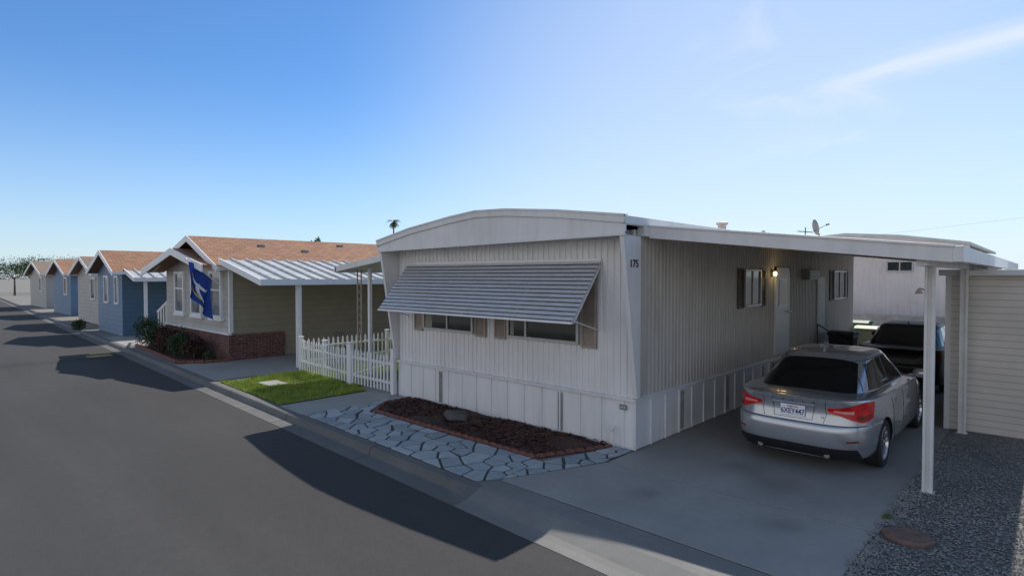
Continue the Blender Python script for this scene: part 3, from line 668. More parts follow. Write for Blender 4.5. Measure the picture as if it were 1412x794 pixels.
# ------------------------------------------------------------------ carport (right)
cp=thing('carport','flat white metal carport attached to the home above the silver car','carport',(1.9,6.5,0))
def zc(x): return 3.325-(x-.10)*.118
mb=MB(); x=.14; XE=3.74
pr=[]
while x<XE-.01:
    pr+= [(x,0),(x+.04,0),(x+.055,.035),(x+.075,.035),(x+.09,0)]; x+=.4
pr.append((XE,0))
a=[mb.v((x,.25,zc(x)-.03+h)) for x,h in pr]; b=[mb.v((x,13.0,zc(x)-.03+h)) for x,h in pr]
for i in range(len(pr)-1): mb.bm.faces.new((a[i],a[i+1],b[i+1],b[i]))
a=[mb.v((x,.25,zc(x)-.065)) for x in (.14,XE)]; b=[mb.v((x,13,zc(x)-.065)) for x in (.14,XE)]; mb.bm.faces.new((a[0],a[1],b[1],b[0]))
mb.build('roof_panel',M['roofwhite'],cp)
mb=MB(); mb.prism([(.14,.17,zc(.14)-.165),(XE,.17,zc(XE)-.155),(XE,.17,zc(XE)+.02),(.14,.17,zc(.14)+.02)],(0,.08,0)); mb.prism([(.14,.15,zc(.14)+.0),(XE+.02,.15,zc(XE)+.0),(XE+.02,.15,zc(XE)+.03),(.14,.15,zc(.14)+.03)],(0,.03,0)); mb.build('front_fascia',M['trim'],cp,bevel=.005)
MB().box(XE,XE+.09,.17,13,zc(XE)-.15,zc(XE)+.02).build('side_gutter',M['trim'],cp,bevel=.005)
MB().box(3.40,3.50,.3,12.9,zc(3.45)-.22,zc(3.45)-.07).build('beam',M['roofwhite'],cp,bevel=.005)
for k in range(4):
    y=2.9+3.0*k; mb=MB(); mb.prism([(.14,y,zc(.14)-.14),(3.4,y,zc(3.4)-.14),(3.4,y,zc(3.4)-.07),(.14,y,zc(.14)-.07)],(0,.05,0)); mb.build('crossbeam',M['wallsof'],cp)
for y in (.97,4.55,8.3,12.0):
    mb=MB(); zt=zc(3.45)-.22
    mb.box(3.400,3.430,y-.05,y+.05,0,zt); mb.box(3.470,3.500,y-.05,y+.05,0,zt); mb.box(3.430,3.470,y-.03,y+.03,0,zt); mb.box(3.38,3.52,y-.07,y+.07,0,.012); mb.build('post',M['roofwhite'],cp,bevel=.002)
t=thing('post_lamp','small bronze shaded lamp fixed high on the carport post','lamp',(3.38,.91,2.36))
mb=MB(); mb.tube((3.40,.94,2.43),(3.355,.87,2.45),.008,8); mb.build('bracket',M['vent'],t)
mb=MB(); mb.lathe((3.352,.865,2.385),[(.045,0),(.036,.02),(.014,.05),(.010,.062)],'z',14); mb.build('lamp_shade',M['shutter'],t,smooth=40)
t=thing('storage_shed','pale lap sided storage shed behind the carport post','shed',(4.6,6.2,0))
MB().box(3.20,6.2,4.75,8.2,0,2.60).build('wall',M['shed'],t); MB().box(3.10,6.35,4.6,8.4,2.60,2.70).build('roof',M['roofwhite'],t,bevel=.01)
MB().box(3.185,3.26,4.735,4.81,0,2.60).build('corner_trim',M['trim'],t)

# ------------------------------------------------------------------ neighbour behind
t=thing('rear_mobile_home','pinkish white bow roofed mobile home beyond the green bin','mobile home',(-1.2,21,0))
p2=[(-5.2,3.7),(-3.3,4.05),(-1.4,4.2),(.4,4.05),(2.4,3.72)]
corr((-4.9,18.2),(2.2,18.2),.6,3.62,(0,-1),.2,.015).build('front_wall',M['pink'],t)
MB().box(-4.9,2.2,18.25,30,.0,3.62).build('wall',M['pink'],t)
MB().box(-4.95,2.25,18.17,18.23,.0,.6).build('skirting',M['skirt'],t)
mb=MB(); mb.prism([(x,17.8,z) for x,z in p2]+[(2.4,17.8,3.55),(-5.2,17.8,3.55)],(0,.06,0)); mb.build('fascia',M['pink'],t)
mb=MB(); mb.prism([(x,17.75,z+.05) for x,z in p2]+[(x,17.75,z-.05) for x,z in p2[::-1]],(0,12.5,0)); mb.build('roof',M['roofwhite'],t)
win_front(-.1,.75,2.75,3.15,18.18,t,2)
mb=MB(); mb.box(-6,8,16.6,16.75,0,1.15); mb.box(-6,8,16.57,16.78,1.15,1.21); tag(mb.build('block_wall',M['block']),'low grey block wall behind the bins and black car','wall')
def bin_(x,y,m,label,emblem=False,h=1.05):
    t=thing('wheeled_bin',label,'bin',(x,y,0))
    mb=MB(); a=.24;b=.29
    pts0=[(x-a,y-a,.06),(x+a,y-a,.06),(x+a,y+a,.06),(x-a,y+a,.06)]; pts1=[(x-b,y-b,h-.08),(x+b,y-b,h-.08),(x+b,y+b,h-.08),(x-b,y+b,h-.08)]
    v0=[mb.v(p) for p in pts0]; v1=[mb.v(p) for p in pts1]; mb.bm.faces.new(v0[::-1]); mb.bm.faces.new(v1)
    for i in range(4): mb.bm.faces.new((v0[i],v0[(i+1)%4],v1[(i+1)%4],v1[i]))
    mb.build('body',M[m],t,bevel=.03)
    mb=MB(); mb.prism([(x-.31,y-.32,h-.08),(x-.31,y+.33,h-.08),(x-.31,y+.33,h-.03),(x-.31,y+.1,h+.03),(x-.31,y-.2,h+.02),(x-.31,y-.32,h-.04)],(.62,0,0)); mb.build('lid',M[m],t,bevel=.012)
    for s in (-1,1):
        mb=MB(); mb.lathe((x+s*.26-.03,y+.24,.11),[(.11,0),(.11,.05)],'x',16); mb.build('wheel',M['rubber'],t)
    if emblem:
        mb=MB(); mb.lathe((x,y-.283,.70),[(.09,0),(.09,-.004)],'y',16); e=mb.build('emblem',M['fwhite'],t)
bin_(-.12,14.3,'green','dark green wheeled bin with round white emblem beyond the home',True,1.1)
bin_(.42,12.7,'pale','pale green wheeled bin behind the black car'); bin_(.50,9.55,'black','black wheeled bin against the home side wall',h=1.12)
t=thing('handrail','thin dark handrail by the rear side door','handrail',(.5,8.7,0))
for x,z in ((.1,1.35),(.75,.95)): MB().tube((x,8.75,0),(x,8.75,z),.014,8).build('upright',M['blackm'],t)
MB().tube((.1,8.75,1.35),(.75,8.75,.95),.016,8).build('rail',M['blackm'],t)

# ------------------------------------------------------------------ left patio cover
t=thing('patio_cover','small pale metal patio cover on the left of the white home','patio cover',(-7.5,3.5,0))
mb=MB(); mb.prism([(-9.0,.35,2.76),(-5.98,.35,3.12),(-5.98,.35,3.17),(-9.0,.35,2.81)],(0,7.5,0)); mb.build('roof_panel',M['roofwhite'],t)
mb=MB(); mb.prism([(-9.05,.28,2.70),(-5.98,.28,3.05),(-5.98,.28,3.20),(-9.05,.28,2.84)],(0,.07,0)); mb.build('front_fascia',M['trim'],t)
MB().box(-9.08,-9.0,.28,7.8,2.68,2.83).build('side_gutter',M['trim'],t)
for (x,y) in ((-8.65,.75),(-8.65,3.6),(-8.65,6.6)):
    mb=MB()
    for dx in (-.09,.09): mb.box(x+dx-.013,x+dx+.013,y-.013,y+.013,0,2.76)
    z=.1
    while z<2.5: mb.tube((x-.09,y,z),(x+.09,y,z+.16),.007,6); mb.tube((x+.09,y,z),(x-.09,y,z+.16),.007,6); z+=.2
    mb.build('lattice_post',M['shutter'],t)
MB().box(-8.34,-8.26,.80,.88,0,2.80).build('post',M['whiteframe'],t)

# ------------------------------------------------------------------ picket fence and gate
fence=thing('picket_fence','white picket fence around the small green lawn','fence',(-9,0,0))
mb=MB(); mb.prism([(-.024,0,.06),(.024,0,.06),(.024,0,.82),(.0,0,.87),(-.024,0,.82)],(0,.018,0))
pk=mb.build('picket',M['whiteframe'],fence); pm=pk.data; pk_first=[pk]
WP=WO['picket_fence']
for v in pm.vertices: v.co+=WP
def put_picket(x,y,rot,par):
    if pk_first: o=pk_first.pop()
    else: o=pk.copy(); col.objects.link(o)
    o.parent=par; o.location=Vector((x,y,0))-WO[par.name]; o.rotation_euler=(0,0,rot); WO[o.name]=WO[par.name]
x=-10.36
while x<-7.9: put_picket(x,-.02-(x+10.4)*.045,0,fence); x+=.135
y=.14
while y<5.6: put_picket(-10.48,y,R(90),fence); y+=.15
mb=MB()
for z in (.25,.62): mb.prism([(-10.45,.0,z),(-7.85,-.115,z),(-7.85,-.085,z),(-10.45,.03,z)],(0,0,.05)); mb.box(-10.46,-10.42,.05,5.6,z,z+.05)
mb.build('rail',M['whiteframe'],fence)
for (x,y) in ((-10.45,.02),(-9.15,.0),(-7.83,-.09),(-10.45,2.8),(-10.45,5.6)):
    mb=MB(); mb.box(x-.045,x+.045,y-.045+.03,y+.045+.03,0,.92); mb.prism([(x-.06,y-.03,.92),(x+.06,y-.03,.92),(x+.06,y+.09,.92),(x-.06,y+.09,.92)],(0,0,.03)); mb.build('post',M['whiteframe'],fence,bevel=.008)
gate=thing('picket_gate','white picket gate between the fence and the home corner','gate',(-6.85,-.12,0))
mb=MB()
for z in (.22,.64): mb.box(-7.62,-6.05,-.105,-.075,z,z+.06)
mb.prism([(-7.62,-.10,.28),(-7.54,-.10,.28),(-6.05,-.10,.68),(-6.13,-.10,.70)],(0,.02,0)); mb.build('rail',M['whiteframe'],gate)
x=-7.58
while x<-6.02: put_picket(x,-.125,0,gate); x+=.13
for x in (-7.70,-5.97):
    mb=MB(); mb.box(x-.05,x+.05,-.13,-.03,0,.98); mb.prism([(x-.06,-.14,.98),(x+.06,-.14,.98),(x+.06,-.02,.98),(x-.06,-.02,.98)],(0,0,.03)); mb.build('gate_post',M['whiteframe'],gate,bevel=.008)

# ------------------------------------------------------------------ gabled homes
def gable(name,label,x0,x1,y0,y1,zw,rx,rz,oh,wm,fm,rm,ohx=.35,trim='whiteframe'):
    t=thing(name,label,'house',((x0+x1)/2,(y0+y1)/2,0))
    MB().box(x0,x1,y0+.02,y1,0,zw).build('wall',M[wm],t)
    mb=MB(); mb.prism([(x0,y0,0),(x1-.0,y0,0),(x1-.0,y0,zw),(rx,y0,rz-.02),(x0,y0,zw)],(0,.02,0)); mb.build('front_wall',M[fm],t)
    mb=MB(); mb.prism([(x0,y1,zw),(x1,y1,zw),(rx,y1,rz-.02)],(0,.02,0)); mb.build('rear_gable',M[wm],t)
    mb=MB(); xl,xr=x0-ohx,x1+ohx; zl=rz-(rz-zw)*(rx-xl)/(rx-x0); zrr=rz-(rz-zw)*(xr-rx)/(x1-rx)
    mb.prism([(xl,y0-oh,zl+.03),(rx,y0-oh,rz+.03),(xr,y0-oh,zrr+.03),(xr,y0-oh,zrr+.12),(rx,y0-oh,rz+.12),(xl,y0-oh,zl+.12)],(0,y1-y0+2*oh,0)); rf=mb.build('roof',M[rm],t)
    mb=MB(); yy=y0-oh-.03; mb.prism([(xl,yy,zl-.07),(rx,yy,rz-.07),(xr,yy,zrr-.07),(xr,yy,zrr+.13),(rx,yy,rz+.13),(xl,yy,zl+.13)],(0,.03,0)); mb.box(xr,xr+.08,yy,y1+oh,zrr+.0,zrr+.12); mb.build('fascia',M[trim],rf)
    return t,rf,(xl,zl,xr,zrr)
h2,r2,_=gable('house','beige gabled home with orange shingle roof and brick skirt',-20.0,-13.9,-.5,17,2.82,-16.35,3.80,.42,'beige','beigef','shingle',.15)
mb=MB(); g=[(-20.4,2.72),(-17.0,3.42),(-14.1,2.83)]
mb.prism([(g[0][0],-1.2,g[0][1]),(g[1][0],-1.2,g[1][1]),(g[2][0],-1.2,g[2][1]),(g[2][0],-1.2,g[2][1]+.1),(g[1][0],-1.2,g[1][1]+.1),(g[0][0],-1.2,g[0][1]+.1)],(0,.72,0)); pr_=mb.build('porch_roof',M['shingle'],h2)
mb=MB(); mb.prism([(g[0][0],-1.24,g[0][1]-.12),(g[1][0],-1.24,g[1][1]-.12),(g[2][0],-1.24,g[2][1]-.12),(g[2][0],-1.24,g[2][1]+.11),(g[1][0],-1.24,g[1][1]+.11),(g[0][0],-1.24,g[0][1]+.11)],(0,.04,0)); mb.build('porch_fascia',M['whiteframe'],pr_)
mb=MB(); mb.prism([(-19.9,-.56,0),(-13.84,-.56,0),(-13.84,-.56,.78),(-19.9,-.56,.78)],(0,.055,0)); mb.box(-13.895,-13.84,-.505,1.2,0,.78); mb.build('brick_skirt',M['brick'],h2)
MB().box(-19.95,-13.80,-.60,-.50,.78,.84).build('sill_band',M['whiteframe'],h2)
for a,b in ((-15.45,-14.45),(-17.2,-16.2),(-18.9,-17.9)):
    w_=win_front(a,b,1.25,2.75,-.5,h2,1,'whiteframe','glass2',.09,.08); MB().box(a+.09,b-.09,-.575,-.55,2.12,2.17).build('muntin',M['whiteframe'],w_)
    MB().box(a-.06,b+.06,-.60,-.5,1.17,1.25).build('sill',M['whiteframe'],w_)
MB().box(-13.98,-13.87,-.53,-.42,.84,2.85).build('corner_trim',M['whiteframe'],h2)
for x,y,h in ((-15.6,1.2,.3),(-15.2,2.6,.25),(-15.9,4.4,.3),(-15.1,6.6,.25),(-15.6,8.5,.28)):
    z=3.8-(x+16.35)*.4+.12; mb=MB(); mb.box(x-.10,x+.10,y-.10,y+.10,z-.1,z+.06); mb.build('roof_vent',M['vent'],r2,bevel=.01)
MB().box(-13.9,-13.88,3.0,3.4,.45,.6).build('wall_vent',M['vent'],h2)
t=thing('porch_steps','concrete steps with white handrail at the far end of the beige home','steps',(-20.7,0,0))
mb=MB(); mb.box(-21.3,-20.05,-.3,1.2,0,.75); mb.box(-21.6,-21.3,-.3,1.2,0,.5); mb.box(-21.9,-21.6,-.3,1.2,0,.25); mb.build('treads',M['conc_l'],t)
mb=MB()
for k in range(6): mb.box(-21.8+k*.33,-21.76+k*.33,-.32,-.28,.0,1.15+k*.12)
mb.prism([(-21.85,-.34,1.12),(-20.05,-.34,1.75),(-20.05,-.34,1.81),(-21.85,-.34,1.18)],(0,.06,0)); mb.build('handrail',M['whiteframe'],t)
def sidecarport(label,x0,x1,y0,y1,z0,z1,posts,loc):
    t=thing('carport',label,'carport',loc)
    n=int((y1-y0)/.42); mb=MB(); P=[]
    for i in range(n):
        y=y0+(y1-y0)*i/n; P+=[(y,0),(y+.30,0),(y+.32,.06),(y+.37,.06),(y+.39,0)]
    P.append((y1,0))
    a=[mb.v((x0,y,z0+h)) for y,h in P]; b=[mb.v((x1,y,z1+h)) for y,h in P]
    for i in range(len(P)-1): mb.bm.faces.new((a[i],a[i+1],b[i+1],b[i]))
    mb.face([(x0,y0,z0-.04),(x1,y0,z1-.04),(x1,y1,z1-.04),(x0,y1,z0-.04)]); mb.build('roof_panel',M['roofgrey'],t)
    mb=MB(); mb.prism([(x0,y0-.05,z0-.12),(x1,y0-.05,z1-.12),(x1,y0-.05,z1+.05),(x0,y0-.05,z0+.05)],(0,.05,0)); mb.box(x1,x1+.08,y0-.05,y1,z1-.12,z1+.04); mb.build('fascia',M['whiteframe'],t)
    for (x,y) in posts:
        mb=MB(); mb.box(x-.08,x-.03,y-.05,y+.05,0,z1-.06); mb.box(x+.03,x+.08,y-.05,y+.05,0,z1-.06); mb.box(x-.03,x+.03,y-.02,y+.02,0,z1-.06); mb.build('post',M['whiteframe'],t)
    return t
sidecarport('white ribbed metal carport along the beige home',-13.85,-10.95,-.8,15,3.08,2.46,[(-11.08,.30),(-11.08,5),(-11.08,9.5),(-11.08,14)],(-12.4,7,0))
# flag
t=thing('flag','blue flag with white and gold emblem hanging from the beige home front','flag',(-15.0,-.55,2.2))
P0=Vector((-14.35,-.55,2.25)); P1=Vector((-14.85,-1.40,3.10))
mb=MB(); mb.tube(P0,P1,.015,8); mb.tube(P1,P1+(P1-P0).normalized()*.05,.028,8); mb.build('pole',M['whiteframe'],t)
def FL(u,v):
    p=P1+(P0-P1)*(.04+.66*u)
    fold=math.sin(u*11+v*2.5)*.07*(.3+v)
    return p+Vector((.20*v*(1-u)+.16*v+fold*.6, -.10*v+fold*.7, -(1.02+.25*u)*v+.03*math.sin(u*7)))
mb=MB(); nu,nv=22,20; G=[[mb.v(FL(i/nu,j/nv)) for j in range(nv+1)] for i in range(nu+1)]
for i in range(nu):
    for j in range(nv): mb.bm.faces.new((G[i][j],G[i+1][j],G[i+1][j+1],G[i][j+1]))
cl=mb.build('cloth',M['navy'],t,smooth=80)
of=Vector((.013,-.016,0))
def swoosh(p0,p1,p2,w0,w1,m,name,k_=1.0):
    mb=MB(); n=18; prev=None
    for i in range(n+1):
        s_=i/n; q=[(1-s_)**2*p0[j]+2*s_*(1-s_)*p1[j]+s_*s_*p2[j] for j in (0,1)]
        d=[2*(1-s_)*(p1[j]-p0[j])+2*s_*(p2[j]-p1[j]) for j in (0,1)]; l=math.hypot(*d); w_=(w0+(w1-w0)*s_)*math.sin(math.pi*(.12+.8*s_))
        n_=(-d[1]/l*w_,d[0]/l*w_); cur=(FL(q[0]+n_[0],q[1]+n_[1])+of*k_,FL(q[0]-n_[0],q[1]-n_[1])+of*k_)
        if prev: mb.face([prev[0],prev[1],cur[1],cur[0]])
        prev=cur
    mb.build(name,m,cl,recalc=False)
swoosh((.16,.30),(.50,.62),(.86,.34),.05,.05,M['fwhite'],'emblem_wing',1.3)
swoosh((.50,.40),(.30,.62),(.62,.86),.055,.04,M['fwhite'],'emblem_tail',1.5)
swoosh((.24,.60),(.42,.98),(.80,.62),.03,.03,M['gold'],'emblem_scroll')

flat('planting_bed',[(-20.2,K(-20.2)+.5),(-14.4,K(-14.4)+.35),(-14.0,-1.3),(-13.9,-.56),(-20.1,-.56)],.0,M['mulch'],'dark soil bed before the beige home','planting bed')
mb=MB()
for p,a,l in path_points([(-20.2,K(-20.2)+.45),(-14.4,K(-14.4)+.30),(-13.9,-1.25),(-13.75,-.6)],.24):
    d=Vector((math.cos(a),math.sin(a)))*l*.47; n_=Vector((-math.sin(a),math.cos(a)))*.05
    mb.prism([(*(p-d-n_),0),(*(p+d-n_),0),(*(p+d+n_),0),(*(p-d+n_),0)],(0,0,.08))
tag(mb.build('brick_edging',M['edging'],bevel=.01),'low red brick edging around the beige home planting bed','edging')
sh=[(-19.6,-1.2,.6,.5,.62,'shrub'),(-18.7,-1.15,.5,.45,.48,'shrub'),(-17.9,-1.2,.5,.45,.50,'shrubr'),(-17.0,-1.15,.55,.45,.48,'shrubr'),(-16.1,-1.2,.5,.45,.44,'shrub'),(-15.2,-1.15,.45,.4,.38,'shrubr')]
sl_=['tall dark green shrub at the far end of the beige home bed','second shrub from the far end of the beige home bed','dark reddish shrub, third in the beige home bed','dark reddish shrub below the middle window of the beige home','low green shrub below the near window of the beige home','smallest reddish shrub nearest the brick skirt corner']
for i,(x,y,a,b,c_,m) in enumerate(sh): shrub((x,y),(a,b,c_),1700,.07,M[m],sl_[i],20+i,'shrubs in the bed of the beige home')
shrub((-14.3,-1.0),(.22,.2,.16),500,.05,M['shrub'],'tiny green shrub at the brick skirt corner',41,'shrubs in the bed of the beige home')
h3,r3,_=gable('house','blue gabled home with white windows beyond the beige home',-28.9,-24.6,-.9,13,2.78,-26.6,3.62,.4,'blue','bluef','shingle',.3)
for a,b in ((-25.7,-25.1),(-27.6,-26.8)): win_front(a,b,1.35,2.6,-.9,h3,1,'whiteframe','glass2',.08,.06)
win_side(1.2,1.9,1.4,2.4,-24.6,h3,1,'whiteframe','glass2',.08,.06)
sidecarport('white metal carport beside the blue home',-24.55,-23.0,-.8,12,2.85,2.48,[(-23.3,-.35),(-23.3,5),(-23.3,11)],(-23.8,6,0))
shrub((-29.3,-1.6),(.3,.3,.3),900,.07,M['shrub'],'round green shrub before the blue home',51)
h4,r4,_=gable('house','cream gabled home farther down the street past the blue home',-37.5,-32.2,-.2,13,2.7,-34.8,3.55,.4,'cream','cream','shingle2',.3)
win_front(-34,-33,1.3,2.5,-.2,h4,1,'whiteframe','glass',.08,.06)
sidecarport('white carport beside the cream far home',-32.2,-29.9,0,12,2.8,2.5,[(-30,.3),(-30,6)],(-31,6,0))
h5,r5,_=gable('house','grey blue gabled home second from the far end of the street',-48,-42,.2,14,2.7,-45,3.6,.4,'bluef','bluef','shingle',.3)
win_front(-44,-43,1.3,2.5,.2,h5,1,'whiteframe','glass',.08,.06)
h6,r6,_=gable('house','last cream home before the trees at the street end',-62,-54,.6,14,2.7,-58,3.7,.4,'cream','cream','shingle2',.3)
win_front(-57,-55.6,1.3,2.5,.6,h6,1,'whiteframe','glass',.08,.06)

# ------------------------------------------------------------------ trees
def tree(x,y,h,r,label,seed,n=2600):
    q=random.Random(seed); t=thing('tree',label,'tree',(x,y,0)); mb=MB()
    mb.tube((x,y,-.2),(x+.1,y,h*.45),.16*h/6,8,.09*h/6)
    ends=[]
    for k in range(7):
        a=q.uniform(0,6.28); e=Vector((x+r*.6*math.cos(a),y+r*.6*math.sin(a),h*q.uniform(.55,.85))); mb.tube((x+.1,y,h*.42),e,.07*h/6,6,.02); ends.append(e)
    mb.build('trunk',M['bark'],t); mb=MB()
    for e in ends+[Vector((x,y,h*.82)),Vector((x,y,h*.6))]: leaves(mb,e,(r*.5,r*.5,h*.20),n//8,.22*h/6,q)
    mb.build('crown',M['tree'],t,recalc=False); return t
def cam_pt(px,D): t_=(px-706)/F; return (4.52+D*(-.6845+.729*t_),-7.47+D*(.729+.6845*t_))
for i,(px,D,h,r,lab) in enumerate([(438,70,7.2,.9,'small tree just peeking over the orange shingle roof'),(118,75,4.8,3.2,'tree beyond the blue home at the end of the street'),(70,85,5.4,4,'wide tree at the far left end of the street'),(20,80,5.2,4.5,'leftmost tree at the far street end'),(96,95,5.6,4,'distant tree behind the far homes'),(44,95,5.0,4,'tree between the two leftmost trees of the street end')]):
    x,y=cam_pt(px,D); tree(x,y,h,r,lab,70+i)
def palm(px,D,h):
    x,y=cam_pt(px,D); q=random.Random(5); t=thing('palm_tree','tall thin palm above the roof between the two near homes','palm',(x,y,0)); mb=MB()
    for k in range(8): mb.tube((x+.05*math.sin(k),y,h*k/8-.1),(x+.05*math.sin(k+1),y,h*(k+1)/8),.17-.006*k,8,.165-.006*k)
    mb.build('trunk',M['bark'],t); mb=MB()
    for k in range(34):
        a=q.uniform(0,6.28); up=q.uniform(-.9,1.1); l=q.uniform(1.25,1.65); prev=Vector((x,y,h)); d=Vector((math.cos(a),math.sin(a),up)).normalized()
        side=Vector((-math.sin(a),math.cos(a),0))
        for s_ in range(6):
            nx=prev+d*l/6; wd=.26*math.sin(math.pi*(s_+1.2)/7.5)
            for sg in (-1,1): mb.face([prev,nx,nx+side*sg*wd+Vector((0,0,-.08))+d*.05])
            prev=nx; d=(d+Vector((0,0,-.26))).normalized()
    mb.build('crown',M['palm'],t,recalc=False)
palm(543,110,12.8)
ax_,ay_=cam_pt(1450,36); bx_,by_=cam_pt(900,95)
for (x,y,lab) in ((ax_,ay_,'wooden utility pole beyond the storage shed at far right'),(bx_,by_,'distant wooden utility pole behind the white home')):
    t=thing('utility_pole',lab,'utility pole',(x,y,0)); mb=MB(); mb.tube((x,y,-.2),(x,y,6.9),.14,10,.10); mb.box(x-.8,x+.8,y-.05,y+.05,6.5,6.62); mb.build('pole',M['wood'],t)
dz=6.45; mb=MB(); a=Vector((ax_,ay_,dz)); b=Vector((bx_,by_,dz)); pv=a
for i in range(1,25):
    s_=i/24; p=a+(b-a)*s_-Vector((0,0,.5*4*s_*(1-s_))); mb.tube(pv,p,.005,5); pv=p
tag(mb.build('cable',M['blackm']),'thin utility cable sagging behind the carport','cable')

# ------------------------------------------------------------------ cars
def interp(tab,x):
    if x<=tab[0][0]: return tab[0][1]
    for (a,b),(c,d) in zip(tab[:-1],tab[1:]):
        if x<=c:
            t=(x-a)/(c-a); t=t*t*(3-2*t)*.5+t*.5; return b+(d-b)*t
    return tab[-1][1]
RIM=[(0,.985),(.25,.995),(.7,.985),(1.6,.965),(3.3,.925),(3.8,.89),(4.3,.79),(4.63,.66)]
def make_car(name,label,paint,loc,rz=0,plate=None,group=None):
    W,LN=.932,4.63
    t=thing(name,label,'car',(0,0,0),group)
    NA=160
    RED,REDD,CLR=(M['red'],M['redd'],M['clearl']) if plate else (M['redk'],M['redk'],M['redk'])
    lev=[(.19,.20,.18,.14),(.22,.09,.09,.06),(.30,.030,.03,.015),(.42,.0,.0,.0),(.56,.0,.0,.0),(.625,.004,.01,.0),(.650,.018,.03,.0),(.662,.065,.05,.004),(.76,.085,.07,.004),(.84,.096,.11,.006),(.92,.078,.20,.016),(.965,.050,.27,.028),(.990,.045,.30,.042),(1.0,.062,.33,.068)]
    def ring(z,ir,if_,ix,n=4.2):
        y0=ir;y1=LN-if_;yc=(y0+y1)/2;lh=(y1-y0)/2;w=W-ix;out=[]
        for k in range(NA):
            a=2*math.pi*k/NA; c,s=math.cos(a),math.sin(a); nn_=n if s>0 else 5.6
            r=(abs(c)**nn_+abs(s)**nn_)**(-1/nn_); x=w*r*c; y=yc+lh*r*s
            if s<0: y+=.085*(abs(x)/w)**2*max(0,1-(y-y0)/1.0)
            if s<0 and y<1.2: x*=1-.035*(1-y/1.2)**1.2
            zz=z if z<=.66 else .66+(z-.66)/.34*(max(interp(RIM,y),.67)-.66)
            out.append((x,y,zz))
        return out
    mb=MB(); rings=[[mb.v(p) for p in ring(*l)] for l in lev]
    for q in range(len(rings)-1):
        for i in range(NA): mb.bm.faces.new((rings[q][i],rings[q][(i+1)%NA],rings[q+1][(i+1)%NA],rings[q+1][i]))
    mb.bm.faces.new(rings[0][::-1])
    last=rings[-1]; base=[v.co.copy() for v in last]
    for s_ in (.93,.8,.6,.4,.2,.0):
        nr=[]
        for p in base:
            nr.append(mb.v((p.x*s_,p.y,p.z+.040*(1-s_**2.2)*(.10+.90*min(1,max(0,p.y-.1)/.7)))))
        for i in range(NA): mb.bm.faces.new((last[i],last[(i+1)%NA],nr[(i+1)%NA],nr[i]))
        last=nr
    bmesh.ops.remove_doubles(mb.bm,verts=mb.bm.verts,dist=.0004)
    bmesh.ops.dissolve_degenerate(mb.bm,dist=.0002,edges=mb.bm.edges)
    bmesh.ops.recalc_face_normals(mb.bm,faces=mb.bm.faces)
    bvb=BVHTree.FromBMesh(mb.bm)
    body=mb.build('body',[M[paint],M['black']],t,smooth=26)
    WY=(.99,3.77); ARCH=.362
    cm=MB()
    for y in WY:
        for s in (-1,1): cm.lathe((s*.86,y,.325),[(ARCH,-.22),(ARCH,.22)],'x',48)
    co=cm.build('cutter',M['black'],t)
    md=body.modifiers.new('b','BOOLEAN'); md.object=co; md.operation='DIFFERENCE'; md.solver='EXACT'
    bpy.context.view_layer.update()
    me=bpy.data.meshes.new_from_object(body.evaluated_get(bpy.context.evaluated_depsgraph_get()))
    body.modifiers.clear(); body.data=me; bpy.data.objects.remove(co)
    for p in me.polygons:
        c=p.center
        for y in WY:
            r=math.hypot(c.y-y,c.z-.325)
            if r<ARCH+.004 and (abs(p.normal.x)>.98 and abs(c.x)<.66 or abs(p.normal.x)<.2 and r>ARCH-.03 and .6<abs(c.x)):
                if c.z>.2: p.material_index=1
    mb=MB(); cr=[]
    for k in range(10):
        v=k/9; z=.86+v*(1.405-.86); g=v**1.10
        y0=.28+1.14*g; y1=4.0-1.28*g; w=.765-.180*v**1.2; n=4.8
        yc=(y0+y1)/2;lh=(y1-y0)/2; rr=[]
        for i in range(NA):
            a=2*math.pi*i/NA;c,s=math.cos(a),math.sin(a); r=(abs(c)**n+abs(s)**n)**(-1/n); rr.append(mb.v((w*r*c,yc+lh*r*s,z)))
        cr.append(rr)
    base=[v.co.copy() for v in cr[-1]]; ctr=Vector((0,(base[0].y+base[NA//2].y)/2,0))
    for s_,dz in ((.955,.022),(.88,.036),(.7,.050),(.4,.060),(.15,.063)):
        cr.append([mb.v((p.x*s_,ctr.y+(p.y-ctr.y)*s_,1.405+dz)) for p in base])
    for q in range(len(cr)-1):
        for i in range(NA): mb.bm.faces.new((cr[q][i],cr[q][(i+1)%NA],cr[q+1][(i+1)%NA],cr[q+1][i]))
    mb.bm.faces.new(cr[-1]); mb.bm.faces.new(cr[0][::-1]); bmesh.ops.recalc_face_normals(mb.bm,faces=mb.bm.faces)
    bvc=BVHTree.FromBMesh(mb.bm); cabin=mb.build('roof',M[paint],t,smooth=50)
    def cast(bv,o,d,off):
        h=bv.ray_cast(Vector(o),Vector(d).normalized())
        if h[0] is None: return None
        n=h[1]; n=n if n.dot(Vector(d))<0 else -n
        return h[0]+n*off
    def top_pt(a,b): return (a,b,3),(0,0,-1)
    def side_pt(s): return lambda a,b:((s*3,a,b),(-s,0,0))
    def rad_pt(a,b): a=R(a); return (4*math.sin(a),1.3-4*math.cos(a),b),(-math.sin(a),math.cos(a),0)
    def lerpl(P,f):
        k=f*(len(P)-1); i=min(len(P)-2,int(k)); u=k-i; return [P[i][j]+(P[i+1][j]-P[i][j])*u for j in (0,1)]
